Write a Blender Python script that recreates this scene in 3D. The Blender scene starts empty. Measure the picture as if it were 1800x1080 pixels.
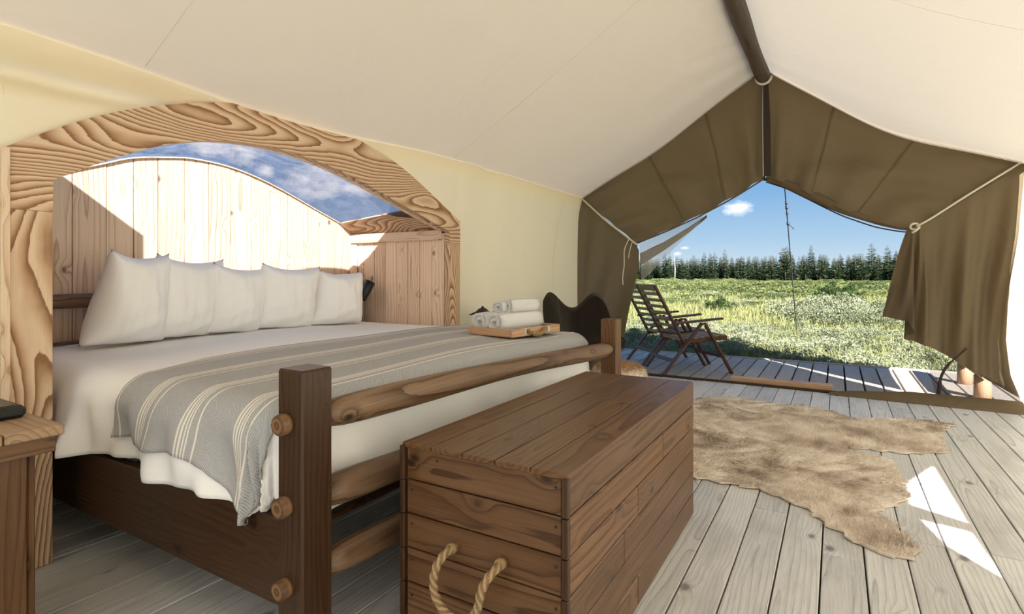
import bpy, bmesh, math, random
import numpy as np
from mathutils import Vector, Matrix, Euler

# ------------------------------------------------------------------ camera, sky, sun, exposure
SC = bpy.context.scene
COL = SC.collection
YAW = math.atan(570.0 / 961.0)            # tent axis (+Y) lies this far right of the lens axis
cam_d = bpy.data.cameras.new('camera')
cam_d.sensor_width = 36.0
cam_d.lens = 36.0 * 961.0 / 1800.0
cam_d.shift_y = -56.0 / 1800.0
cam_d.clip_end = 3000
cam_o = bpy.data.objects.new('camera', cam_d)
COL.objects.link(cam_o)
cam_o.location = (0, 0, 1.0)
cam_o.rotation_euler = (math.pi / 2, 0, YAW)
SC.camera = cam_o

SUN_DIR = Vector((-1.0, 1.09, -0.83)).normalized()    # direction the light travels
sun_d = bpy.data.lights.new('sun', 'SUN')
sun_d.energy = 10.5
sun_d.angle = math.radians(0.6)
sun_d.color = (1.0, 0.985, 0.965)
sun_o = bpy.data.objects.new('sun', sun_d)
COL.objects.link(sun_o)
sun_o.rotation_euler = SUN_DIR.to_track_quat('-Z', 'Y').to_euler()
sun_o.location = (8, -8, 12)

SC.view_settings.view_transform = 'Standard'
SC.view_settings.look = 'None'
SC.view_settings.gamma = 1.0
SC.view_settings.use_curve_mapping = False
SC.view_settings.exposure = 1.15
try:
    SC.cycles.diffuse_bounces = 6
    SC.cycles.transparent_max_bounces = 12
    SC.cycles.max_bounces = 12
except Exception:
    pass


class NT:
    """small helper around a node tree"""
    def __init__(self, tree):
        self.t = tree
        self.n = tree.nodes
        self.n.clear()

    def add(self, kind, inputs=None, **props):
        nd = self.n.new(kind)
        for k, v in props.items():
            setattr(nd, k, v)
        for k, v in (inputs or {}).items():
            self.put(nd.inputs[k], v)
        return nd

    def put(self, sock, v):
        if isinstance(v, bpy.types.NodeSocket):
            self.t.links.new(v, sock)
        elif isinstance(v, bpy.types.Node):
            self.t.links.new(v.outputs[0], sock)
        elif isinstance(v, (tuple, list)) and len(v) == 3 and sock.type == 'RGBA':
            sock.default_value = (*v, 1)
        else:
            sock.default_value = v

    def math(self, op, a, b=0.0, c=0.0, clamp=False):
        nd = self.n.new('ShaderNodeMath')
        nd.operation = op
        nd.use_clamp = clamp
        self.put(nd.inputs[0], a)
        self.put(nd.inputs[1], b)
        self.put(nd.inputs[2], c)
        return nd.outputs[0]

    def mix(self, fac, a, b, blend='MIX'):
        nd = self.n.new('ShaderNodeMix')
        nd.data_type = 'RGBA'
        nd.blend_type = blend
        self.put(nd.inputs[0], fac)
        self.put(nd.inputs[6], a)
        self.put(nd.inputs[7], b)
        return nd.outputs[2]

    def ramp(self, fac, stops, interp='LINEAR'):
        nd = self.n.new('ShaderNodeValToRGB')
        cr = nd.color_ramp
        cr.interpolation = interp
        while len(cr.elements) < len(stops):
            cr.elements.new(0.5)
        for e, (p, col) in zip(cr.elements, stops):
            e.position = p
            e.color = (*col, 1) if len(col) == 3 else col
        self.put(nd.inputs[0], fac)
        return nd.outputs[0]

    def noise(self, vec, scale, detail=3.0, rough=0.5, dist=0.0):
        nd = self.add('ShaderNodeTexNoise', {'Vector': vec, 'Scale': scale, 'Detail': detail, 'Roughness': rough, 'Distortion': dist})
        return nd.outputs[0]


def build_world():
    w = bpy.data.worlds.new('sky')
    SC.world = w
    w.use_nodes = True
    N = NT(w.node_tree)
    g = N.add('ShaderNodeTexCoord').outputs['Generated']
    sep = N.add('ShaderNodeSeparateXYZ', {0: g})
    x, y, z = sep.outputs
    sky = N.ramp(N.math('MAXIMUM', z, 0.0), [(0.0, (0.66, 0.78, 0.86)), (0.06, (0.42, 0.62, 0.82)), (0.14, (0.235, 0.46, 0.77)),
                                              (0.3, (0.16, 0.36, 0.70)), (1.0, (0.10, 0.25, 0.58))])
    az = N.math('ARCTAN2', x, y)
    nv = N.add('ShaderNodeCombineXYZ', {0: N.math('MULTIPLY', az, 1.0), 1: N.math('MULTIPLY', z, 1.8), 2: 0.3})
    n1 = N.noise(nv.outputs[0], 14.0, 8.0, 0.62)
    n0 = N.noise(nv.outputs[0], 3.2, 4.0, 0.55)

    def direction(px, py):
        k = (px - 900) / 961.0
        s, c = math.sin(YAW), math.cos(YAW)
        v = Vector((c * k - s, s * k + c, (484 - py) / 961.0)).normalized()
        return math.atan2(v.x, v.y), v.z
    total = None
    # fair-weather clouds, given by bearing and height
    for px, py, wx, wy in [(1298, 366, .036, .020), (1202, 436, .016, .006), (1190, 446, .014, .006),
                           (560, 312, .085, .045), (630, 330, .06, .022), (400, 262, .08, .035), (470, 300, .022, .016)]:
        a0, e0 = direction(px, py)
        dx = N.math('DIVIDE', N.math('SUBTRACT', az, a0), wx)
        dy = N.math('DIVIDE', N.math('SUBTRACT', z, e0), wy)
        r = N.math('SQRT', N.math('ADD', N.math('MULTIPLY', dx, dx), N.math('MULTIPLY', dy, dy)))
        m = N.math('SUBTRACT', N.math('MULTIPLY_ADD', n1, 2.6, -0.55), r)
        m = N.math('MULTIPLY', m, 1.6, clamp=True)
        total = m if total is None else N.math('MAXIMUM', total, m)
    # the same kind of cloud scattered over the whole sky
    gen = N.math('MULTIPLY', N.math('SUBTRACT', N.math('MULTIPLY_ADD', n1, 0.35, N.math('MULTIPLY', n0, 0.8)), 0.72), 6.0, clamp=True)
    gen = N.math('MULTIPLY', gen, N.math('MULTIPLY', N.math('SUBTRACT', z, 0.22), 5.0, clamp=True))
    total = N.math('MAXIMUM', total, N.math('MULTIPLY', gen, 0.8))
    cl = N.mix(n1, (1.0, 1.04, 1.12), (1.45, 1.44, 1.42))
    colr = N.mix(total, sky, cl)
    bg = N.add('ShaderNodeBackground', {'Color': colr, 'Strength': 0.46})
    out = N.add('ShaderNodeOutputWorld')
    N.t.links.new(bg.outputs[0], out.inputs[0])


build_world()

# ------------------------------------------------------------------ materials
MATS = {}


def mat(name):
    m = bpy.data.materials.new(name)
    m.use_nodes = True
    N = NT(m.node_tree)
    MATS[name] = m
    return m, N


def finish(N, shader, disp=None):
    out = N.add('ShaderNodeOutputMaterial')
    N.put(out.inputs['Surface'], shader)


def principled(N, color, rough=0.6, bump=None, bump_s=0.3, bump_d=0.01, spec=0.4, **kw):
    ins = {'Base Color': color, 'Roughness': rough, 'Specular IOR Level': spec}
    ins.update(kw)
    p = N.add('ShaderNodeBsdfPrincipled', ins)
    if bump is not None:
        b = N.add('ShaderNodeBump', {'Height': bump, 'Strength': bump_s, 'Distance': bump_d})
        N.put(p.inputs['Normal'], b.outputs[0])
    return p.outputs[0]


def wood(name, dark, mid, light, axis='y', freq=75.0, rough=0.55, knots=True, fiber=0.35, vary=0.25, spec=0.35, stain=None, knot_scale=8.0,
         wob=0.05, contrast=0.75):
    """sawn boards: growth rings cut lengthwise (cathedrals and straight lines), knots, fine fibres; each board gets its own offset and tone"""
    m, N = mat(name)
    tc = N.add('ShaderNodeTexCoord').outputs['Object']
    rnd = N.add('ShaderNodeObjectInfo').outputs['Random']
    r2 = N.math('FRACT', N.math('MULTIPLY', rnd, 17.31))
    r3 = N.math('FRACT', N.math('MULTIPLY', rnd, 71.77))
    k = 'xyz'.index(axis)
    off = N.add('ShaderNodeCombineXYZ', {0: N.math('MULTIPLY', rnd, 37.0), 1: N.math('MULTIPLY', rnd, 91.0), 2: N.math('MULTIPLY', rnd, 53.0)})
    p = N.add('ShaderNodeVectorMath', {0: tc, 1: off.outputs[0]}, operation='ADD').outputs[0]

    def mapped(st):
        sc = [1, 1, 1]
        sc[k] = st
        return N.add('ShaderNodeMapping', {'Vector': p, 'Scale': tuple(sc)}).outputs[0]
    wv = N.add('ShaderNodeTexNoise', {'Vector': mapped(.22), 'Scale': 4.0, 'Detail': 2.0, 'Roughness': .5})
    ws = N.add('ShaderNodeSeparateXYZ', {0: wv.outputs['Color']})
    sep = N.add('ShaderNodeSeparateXYZ', {0: tc})
    o = [q for q in range(3) if q != k]
    Lc = sep.outputs[k]
    A = N.math('ADD', sep.outputs[o[0]], N.math('ADD', N.math('MULTIPLY_ADD', r2, .12, -.06), N.math('MULTIPLY_ADD', ws.outputs[0], wob * 2, -wob)))
    B = N.math('ADD', sep.outputs[o[1]], N.math('ADD', N.math('MULTIPLY_ADD', r3, .10, -.04), N.math('MULTIPLY_ADD', ws.outputs[1], wob * 2, -wob)))
    A = N.math('MULTIPLY_ADD', Lc, N.math('MULTIPLY_ADD', r3, .06, -.03), A)
    r = N.math('SQRT', N.math('ADD', N.math('MULTIPLY', A, A), N.math('MULTIPLY', B, B)))
    ph = N.math('MULTIPLY', r, freq)
    kn = None
    if knots:
        vor = N.add('ShaderNodeTexVoronoi', {'Vector': mapped(.62), 'Scale': knot_scale, 'Randomness': 1.0}).outputs['Distance']
        soft = N.math('POWER', N.math('SUBTRACT', 1.0, N.math('MULTIPLY', vor, 2.4), clamp=True), 2.0)
        ph = N.math('MULTIPLY_ADD', soft, 2.2, ph)
        kn = N.ramp(vor, [(0.0, (1, 1, 1)), (0.07, (0.85, 0.85, 0.85)), (0.11, (0.25, 0.25, 0.25)), (0.17, (0, 0, 0))])
    fib = N.noise(mapped(.03), 150.0, 3.0, 0.65)
    blot = N.noise(mapped(.25), 5.0, 3.0, 0.55)
    v = N.math('FRACT', N.math('MULTIPLY_ADD', fib, .25, ph))
    ring = N.ramp(v, [(0.0, light), (0.45, light), (0.80, mid), (0.95, dark), (1.0, light)])
    col = N.mix(contrast, mid, ring)
    col = N.mix(N.math('MULTIPLY_ADD', blot, 1.6, -.55, clamp=True), col, light if not stain else mid)
    dk = N.math('MULTIPLY_ADD', fib, 2.4, -1.15, clamp=True)
    col = N.mix(N.math('MULTIPLY', dk, fiber), col, dark)
    if kn is not None:
        col = N.mix(N.math('MULTIPLY', kn, 0.9), col, tuple(c * 0.4 for c in dark))
    if stain:
        st = N.noise(mapped(.35), 5.0, 5.0, 0.65)
        col = N.mix(N.math('MULTIPLY', N.math('MULTIPLY_ADD', st, 3.0, -1.45, clamp=True), 0.7), col, stain)
    tone = N.math('MULTIPLY_ADD', r2, vary, 1.0 - vary * 0.5)
    hsv = N.add('ShaderNodeHueSaturation', {'Color': col, 'Value': tone}).outputs[0]
    finish(N, principled(N, hsv, rough, N.math('MULTIPLY_ADD', fib, 0.7, N.math('MULTIPLY', v, 0.2)), 0.4, 0.003, spec))
    return m


def plywood(name, dark, mid, light, axis='y'):
    """rotary-cut fir face: contour-like figure, each band sharp on one side and fading on the other"""
    m, N = mat(name)
    tc = N.add('ShaderNodeTexCoord').outputs['Object']
    rnd = N.add('ShaderNodeObjectInfo').outputs['Random']
    off = N.add('ShaderNodeCombineXYZ', {0: N.math('MULTIPLY', rnd, 3.7), 1: N.math('MULTIPLY', rnd, 9.1), 2: N.math('MULTIPLY', rnd, 5.3)})
    p = N.add('ShaderNodeVectorMath', {0: tc, 1: off.outputs[0]}, operation='ADD').outputs[0]
    k = 'xyz'.index(axis)

    def mapped(st):
        sc = [1, 1, 1]
        sc[k] = st
        return N.add('ShaderNodeMapping', {'Vector': p, 'Scale': tuple(sc)}).outputs[0]
    n1 = N.noise(mapped(.24), 3.4, 1.0, .35, .25)
    n2 = N.noise(mapped(.5), 16.0, 2.0, .5)
    tr = N.add('ShaderNodeSeparateXYZ', {0: p}).outputs[[2, 2, 1][k]]
    n1 = N.math('MULTIPLY_ADD', tr, 1.15, n1)
    fib = N.noise(mapped(.02), 170.0, 3.0, .6)
    v = N.math('FRACT', N.math('ADD', N.math('MULTIPLY', n1, 32.0), N.math('MULTIPLY_ADD', n2, .55, N.math('MULTIPLY', fib, .22))))
    col = N.ramp(v, [(0.0, dark), (0.10, dark), (0.40, mid), (0.75, light), (0.97, light), (1.0, dark)])
    col = N.mix(N.math('MULTIPLY', N.math('MULTIPLY_ADD', fib, 2.0, -.8, clamp=True), .3), col, dark)
    finish(N, principled(N, col, .55, N.math('MULTIPLY_ADD', v, .4, fib), .35, .003, .3))
    return m


def cloth(name, col, rough=0.9, weave=900.0, bump=0.15, crease=0.0, sheen=0.1):
    m, N = mat(name)
    tc = N.add('ShaderNodeTexCoord').outputs['Object']
    n = N.noise(tc, weave, 2.0)
    c2 = N.mix(N.math('MULTIPLY', n, 0.25), col, tuple(c * 0.85 for c in col))
    h = n
    if crease:
        h = N.math('MULTIPLY_ADD', N.noise(tc, 7.0, 4.0, 0.55, 0.8), crease, N.math('MULTIPLY', n, 0.05))
    finish(N, principled(N, c2, rough, h, bump, 0.01, 0.2))
    return m


def canvas(name, col, trans, wrinkle=0.5, seam=None):
    m, N = mat(name)
    tc = N.add('ShaderNodeTexCoord').outputs['Object']
    big = N.noise(tc, 1.6, 4.0, 0.55, 0.6)
    sm = N.noise(tc, 9.0, 3.0, 0.5, 0.5)
    weave = N.noise(tc, 420.0, 1.0)
    h = N.math('ADD', N.math('MULTIPLY_ADD', big, 1.0, N.math('MULTIPLY', sm, 0.10)), N.math('MULTIPLY', weave, 0.012))
    b = N.add('ShaderNodeBump', {'Height': h, 'Strength': wrinkle, 'Distance': 0.05}).outputs[0]
    c2 = N.mix(N.math('MULTIPLY', N.noise(tc, 0.9, 5.0, 0.6), 0.30), col, tuple(c * 0.88 for c in col))
    c2 = N.mix(N.math('MULTIPLY', weave, 0.15), c2, tuple(c * 0.9 for c in col))
    d = N.add('ShaderNodeBsdfDiffuse', {'Color': c2, 'Normal': b})
    t = N.add('ShaderNodeBsdfTranslucent', {'Color': trans, 'Normal': b})
    ms = N.add('ShaderNodeAddShader', {0: d.outputs[0], 1: t.outputs[0]})
    finish(N, ms.outputs[0])
    return m


def plain(name, col, rough=0.5, metallic=0.0, spec=0.4, bump=None, bscale=60.0, bs=0.2):
    m, N = mat(name)
    h = None
    if bump:
        tc = N.add('ShaderNodeTexCoord').outputs['Object']
        h = N.noise(tc, bscale, 3.0)
    finish(N, principled(N, col, rough, h, bs, 0.005, spec, Metallic=metallic))
    return m


def leaf_mat(name, a, b, trans=0.25):
    m, N = mat(name)
    att = N.add('ShaderNodeAttribute', attribute_name='tone')
    rnd = N.add('ShaderNodeObjectInfo').outputs['Random']
    f = N.math('MULTIPLY_ADD', att.outputs['Fac'], 0.8, N.math('MULTIPLY_ADD', rnd, 0.5, -.12), clamp=True)
    c = N.mix(f, a, b)
    d = N.add('ShaderNodeBsdfPrincipled', {'Base Color': c, 'Roughness': 0.55, 'Specular IOR Level': 0.25})
    t = N.add('ShaderNodeBsdfTranslucent', {'Color': c})
    ms = N.add('ShaderNodeMixShader', {0: trans, 1: d.outputs[0], 2: t.outputs[0]})
    finish(N, ms.outputs[0])
    return m


for ax in 'xyz':
    wood('floor_' + ax, (.25, .24, .235), (.52, .51, .50), (.66, .65, .64), ax, 70, .45, vary=.22, stain=(.28, .265, .25), fiber=.6, contrast=.6, knot_scale=6.5)
    wood('stain_' + ax, (.031, .012, .005), (.100, .044, .016), (.180, .094, .044), ax, 60, .32, vary=.35, fiber=.5, stain=(.065, .031, .014), knot_scale=8.5)
    wood('bedwood_' + ax, (.010, .004, .0017), (.031, .0135, .0058), (.056, .026, .0115), ax, 65, .38, vary=.15, fiber=.5)
    wood('pine_' + ax, (.34, .185, .095), (.66, .465, .31), (.76, .59, .435), ax, 44, .6, vary=.18, knot_scale=8.0, contrast=.8)
    wood('teak_' + ax, (.025, .010, .006), (.07, .027, .012), (.115, .045, .020), ax, 80, .42, vary=.2, knots=False)
    wood('log_' + ax, (.038, .018, .008), (.11, .060, .030), (.23, .145, .088), ax, 40, .45, vary=.2, stain=(.085, .048, .026), fiber=.5, knot_scale=9.0)
    wood('deck_' + ax, (.18, .15, .125), (.38, .325, .27), (.50, .435, .365), ax, 65, .65, vary=.3, stain=(.28, .24, .205), fiber=.5, contrast=.5)
    wood('tray_' + ax, (.22, .10, .045), (.42, .235, .13), (.52, .33, .20), ax, 70, .5, vary=.15, knots=False)
    wood('logdark_' + ax, (.03, .021, .014), (.075, .055, .04), (.12, .09, .066), ax, 40, .6, vary=.1, stain=(.045, .033, .024), fiber=.5)
    plywood('plywood_' + ax, (.24, .115, .052), (.50, .325, .195), (.66, .49, .34), ax)
canvas('canvas_roof', (.72, .64, .54), (.082, .075, .064), .3)
canvas('canvas_wall', (.58, .55, .47), (.36, .335, .275), .4)
canvas('canvas_rear', (.54, .535, .52), (.27, .274, .285), .4)
canvas('canvas_front', (.125, .095, .060), (.09, .066, .037), .9)
canvas('canvas_side', (.70, .62, .455), (.27, .245, .19), .4)
cloth('linen', (.87, .865, .86), .9, 700, .45, .7)
cloth('pillowcase', (.90, .895, .89), .9, 600, .35, .6)
cloth('towel', (.90, .895, .89), 1.0, 350, .9)
plain('black', (.012, .012, .013), .4)
plain('black_metal', (.012, .012, .012), .35, .6)
plain('dark_strap', (.030, .020, .013), .8)
plain('cord_white', (.62, .58, .48), .8)
plain('cord_dark', (.05, .06, .08), .8)
plain('steel', (.45, .44, .42), .35, .9)
plain('nail', (.04, .03, .025), .5, .5)
plain('soil', (.055, .04, .03), .9)
plain('subfloor', (.03, .025, .02), .9)
plain('leather', (.016, .010, .007), .32, 0, .5, True, 90, .25)
plain('seam_thread', (.34, .28, .22), .7)

m, N = mat('end_grain')
tc = N.add('ShaderNodeTexCoord').outputs['Object']
ln = N.add('ShaderNodeVectorMath', {0: tc}, operation='LENGTH').outputs['Value']
rg = N.math('PINGPONG', N.math('MULTIPLY_ADD', N.noise(tc, 30, 2), 1.0, N.math('MULTIPLY', ln, 160.0)), 1.0)
finish(N, principled(N, N.ramp(rg, [(0, (.07, .032, .013)), (1, (.22, .12, .055))]), .6))

m, N = mat('rope')
tc = N.add('ShaderNodeTexCoord').outputs['UV']
sep = N.add('ShaderNodeSeparateXYZ', {0: tc})
tw = N.math('SINE', N.math('MULTIPLY', N.math('ADD', N.math('MULTIPLY', sep.outputs[0], 1.0), N.math('MULTIPLY', sep.outputs[1], 3.0)), 6.2832))
fz = N.noise(N.add('ShaderNodeTexCoord').outputs['Object'], 300, 3)
finish(N, principled(N, N.mix(N.math('MULTIPLY_ADD', tw, .35, N.math('MULTIPLY', fz, .6), clamp=True), (.24, .15, .07), (.56, .40, .22)), .85,
                     N.math('MULTIPLY_ADD', tw, .5, fz), .8, .006))

# striped throw: U runs across the stripes in metres, V along them
m, N = mat('throw')
uv = N.add('ShaderNodeTexCoord').outputs['UV']
sep = N.add('ShaderNodeSeparateXYZ', {0: uv})
U, V = sep.outputs[0], sep.outputs[1]
g = N.math('FRACT', N.math('DIVIDE', U, 0.235))
W, K = (.72, .68, .60), (.0, .0, .0)
st = [(0.0, (0, 0, 0))]
for a, b in [(.10, .13), (.16, .19), (.215, .235), (.26, .28), (.38, .41)]:
    st += [(a, (1, 1, 1)), (b, (0, 0, 0))]
stripe = N.ramp(g, st, 'CONSTANT')
we = N.math('PINGPONG', N.math('ADD', N.math('MULTIPLY', U, 330.0), N.math('MULTIPLY', V, 330.0)), 1.0)
we2 = N.noise(N.add('ShaderNodeTexCoord').outputs['Object'], 260, 2)
base = N.mix(N.math('MULTIPLY_ADD', we2, .5, N.math('MULTIPLY', we, .5), clamp=True), (.17, .173, .18), (.60, .60, .605))
col = N.mix(stripe, base, (.74, .70, .62))
finish(N, principled(N, col, .95, N.math('MULTIPLY_ADD', stripe, .6, we), .35, .002, .1))

# clear vinyl of the stargazing window: thin film, a few scuffs
m, N = mat('vinyl')
tc = N.add('ShaderNodeTexCoord').outputs['Object']
sc = N.noise(tc, 5.0, 6.0, .65, 2.0)
haze = N.math('MULTIPLY_ADD', N.math('SUBTRACT', sc, .5), .35, .05, clamp=True)
tr = N.add('ShaderNodeBsdfTransparent', {'Color': (.48, .49, .54)})
gl = N.add('ShaderNodeBsdfGlossy', {'Color': (.9, .9, .95), 'Roughness': .06})
df = N.add('ShaderNodeBsdfTranslucent', {'Color': (.6, .6, .7)})
m1 = N.add('ShaderNodeMixShader', {0: haze, 1: tr.outputs[0], 2: df.outputs[0]})
m2 = N.add('ShaderNodeMixShader', {0: .06, 1: m1.outputs[0], 2: gl.outputs[0]})
finish(N, m2.outputs[0])

# insect netting: fine woven grid
for nm, colr, cover in (('net_white', (.55, .55, .52), .42), ('net_dark', (.05, .045, .04), .45)):
    m, N = mat(nm)
    tc = N.add('ShaderNodeTexCoord').outputs['UV']
    sp = N.add('ShaderNodeSeparateXYZ', {0: tc})
    a = N.math('LESS_THAN', N.math('FRACT', N.math('MULTIPLY', sp.outputs[0], 90.0)), cover * .6)
    b = N.math('LESS_THAN', N.math('FRACT', N.math('MULTIPLY', sp.outputs[1], 90.0)), cover * .6)
    k = N.math('MAXIMUM', a, b)
    tr = N.add('ShaderNodeBsdfTransparent')
    df = N.add('ShaderNodeBsdfDiffuse', {'Color': colr})
    mx = N.add('ShaderNodeMixShader', {0: k, 1: tr.outputs[0], 2: df.outputs[0]})
    finish(N, mx.outputs[0])

# hide rug
m, N = mat('hide')
tc = N.add('ShaderNodeTexCoord').outputs['Object']
n = N.noise(tc, 3.2, 4, .6, .4)
n2 = N.noise(N.add('ShaderNodeMapping', {'Vector': tc, 'Scale': (1, .25, 1)}).outputs[0], 45, 3, .6)
c = N.ramp(n, [(.30, (.22, .17, .135)), (.42, (.56, .47, .39)), (.54, (.82, .74, .65)), (.8, (.90, .85, .78))])
c = N.mix(N.math('MULTIPLY', n2, .5), c, (.50, .41, .33), 'MIX')
finish(N, principled(N, c, .9, n2, .6, .01, .15))
m, N = mat('sheepskin')
tc = N.add('ShaderNodeTexCoord').outputs['Object']
sep = N.add('ShaderNodeSeparateXYZ', {0: tc})
n = N.noise(tc, 22, 4, .6)
f = N.math('MULTIPLY', N.math('SUBTRACT', N.math('MULTIPLY_ADD', n, .10, sep.outputs[2]), .33), 18.0, clamp=True)
c = N.mix(f, (.74, .64, .54), (.36, .22, .12))
finish(N, principled(N, c, .95, n, .6, .01, .1))

leaf_mat('leaf_silver', (.075, .092, .037), (.37, .385, .24))
leaf_mat('leaf_green', (.042, .06, .017), (.165, .20, .07))
leaf_mat('leaf_bright', (.085, .105, .03), (.26, .285, .11))
leaf_mat('leaf_dark', (.012, .028, .006), (.055, .09, .02))
leaf_mat('needle', (.006, .012, .005), (.026, .042, .014), .1)
leaf_mat('grass_blade', (.125, .145, .042), (.33, .315, .135), .3)
plain('bark', (.10, .08, .06), .9)
plain('bark_pale', (.20, .19, .175), .9)

m, N = mat('meadow')
tc = N.add('ShaderNodeTexCoord').outputs['Object']
n = N.noise(tc, .16, 5, .6, .4)
n2 = N.noise(tc, 5.0, 5, .65)
c = N.ramp(n, [(.32, (.09, .13, .035)), (.48, (.19, .205, .06)), (.60, (.29, .275, .105)), (.75, (.19, .22, .08))])
c = N.mix(N.math('MULTIPLY_ADD', n2, 1.6, -.5, clamp=True), c, (.10, .13, .035))
finish(N, principled(N, c, .95, n2, .8, .1, .1))

# ------------------------------------------------------------------ mesh helpers


def link(name, me, m=None, parent=None, loc=(0, 0, 0), rot=None, smooth=False):
    o = bpy.data.objects.new(name, me)
    COL.objects.link(o)
    if m is not None and me is not None and len(me.materials) == 0:
        me.materials.append(MATS[m])
    if smooth and me is not None:
        me.polygons.foreach_set('use_smooth', [True] * len(me.polygons))
    o.location = loc
    if rot is not None:
        o.rotation_euler = rot
    if parent is not None:
        o.parent = parent
    return o


def tag(o, label=None, cat=None, group=None, kind=None):
    for k, v in (('label', label), ('category', cat), ('group', group), ('kind', kind)):
        if v:
            o[k] = v
    return o


def empty(name, loc=(0, 0, 0), rotz=0.0):
    o = bpy.data.objects.new(name, None)
    COL.objects.link(o)
    o.location = loc
    o.rotation_euler = (0, 0, rotz)
    o.empty_display_size = .1
    return o


BOXES = {}


def box_mesh(sx, sy, sz, bevel, m):
    key = (round(sx, 4), round(sy, 4), round(sz, 4), bevel, m)
    if key in BOXES:
        return BOXES[key]
    bm = bmesh.new()
    bmesh.ops.create_cube(bm, size=1.0)
    bmesh.ops.scale(bm, vec=(sx, sy, sz), verts=bm.verts)
    if bevel:
        bmesh.ops.bevel(bm, geom=list(bm.edges), offset=bevel, segments=1, affect='EDGES', profile=.5)
    me = bpy.data.meshes.new('box')
    bm.to_mesh(me)
    bm.free()
    me.materials.append(MATS[m])
    BOXES[key] = me
    return me


def box(name, c, d, m, parent=None, bevel=.003, rot=None):
    """box with centre c and size d; the material's letter is replaced by the box's long axis when it ends in '_*'"""
    if m.endswith('*'):
        m = m[:-1] + 'xyz'[max(range(3), key=lambda i: d[i])]
    return link(name, box_mesh(d[0], d[1], d[2], bevel, m), None, parent, c, rot)


def bar(name, p0, p1, w, t, m, parent=None, up=(0, 0, 1), bevel=.003):
    """rectangular bar from p0 to p1; w across (perpendicular to up), t along up"""
    p0, p1 = Vector(p0), Vector(p1)
    z = (p1 - p0)
    L = z.length
    xax = z.normalized()
    upv = Vector(up)
    yax = upv.cross(xax).normalized()
    zax = xax.cross(yax)
    me = box_mesh(round(L, 3), w, t, bevel, m[:-1] + 'x' if m.endswith('*') else m)
    o = link(name, me, None, parent)
    M = Matrix((xax, yax, zax)).transposed().to_4x4()
    M.translation = (p0 + p1) / 2
    o.matrix_basis = M
    return o


def grid_mesh(name, P, uv=None, closed=False):
    """P: (n,m,3) array -> quad mesh; uv (n,m,2)"""
    P = np.asarray(P, float)
    n, mm = P.shape[:2]
    idx = np.arange(n * mm).reshape(n, mm)
    if closed:
        idx = np.concatenate([idx, idx[:1]], 0)
    q = np.stack([idx[:-1, :-1], idx[1:, :-1], idx[1:, 1:], idx[:-1, 1:]], -1).reshape(-1, 4)
    me = bpy.data.meshes.new(name)
    me.from_pydata(P.reshape(-1, 3).tolist(), [], q.tolist())
    if uv is not None:
        l = me.uv_layers.new()
        li = np.empty(len(me.loops), int)
        me.loops.foreach_get('vertex_index', li)
        l.data.foreach_set('uv', np.asarray(uv, float).reshape(-1, 2)[li].ravel())
    me.update()
    return me


def tube_mesh(name, pts, r, seg=10, uvs=False, cap=True):
    pts = [Vector(p) for p in pts]
    n = len(pts)
    rs = r if isinstance(r, (list, tuple, np.ndarray)) else [r] * n
    V, F, UV = [], [], []
    prev = None
    acc = 0
    for i, p in enumerate(pts):
        t = (pts[min(i + 1, n - 1)] - pts[max(i - 1, 0)]).normalized()
        if prev is None:
            a = Vector((0, 0, 1)) if abs(t.z) < .9 else Vector((1, 0, 0))
            u = t.cross(a).normalized()
        else:
            u = (prev - t * prev.dot(t)).normalized()
        prev = u
        w = t.cross(u)
        if i:
            acc += (p - pts[i - 1]).length
        for k in range(seg):
            an = 2 * math.pi * k / seg
            V.append(p + (u * math.cos(an) + w * math.sin(an)) * rs[i])
            UV.append((acc / .022, k / seg))
    for i in range(n - 1):
        for k in range(seg):
            F.append((i * seg + k, i * seg + (k + 1) % seg, (i + 1) * seg + (k + 1) % seg, (i + 1) * seg + k))
    if cap:
        F.append(tuple(reversed(range(seg))))
        F.append(tuple((n - 1) * seg + k for k in range(seg)))
    me = bpy.data.meshes.new(name)
    me.from_pydata([tuple(v) for v in V], [], F)
    if uvs:
        l = me.uv_layers.new()
        for lp in me.loops:
            l.data[lp.index].uv = UV[lp.vertex_index]
    me.polygons.foreach_set('use_smooth', [len(p.vertices) == 4 for p in me.polygons])
    me.update()
    return me


def tube(name, pts, r, m, parent=None, seg=10, uvs=False):
    return link(name, tube_mesh(name, pts, r, seg, uvs), m, parent)


def lathe(name, prof, m, parent=None, loc=(0, 0, 0), seg=24, rot=None):
    P = np.array([[(r * math.cos(2 * math.pi * k / seg), r * math.sin(2 * math.pi * k / seg), z) for r, z in prof] for k in range(seg)])
    return link(name, grid_mesh(name, P, closed=True), m, parent, loc, rot, True)


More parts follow.
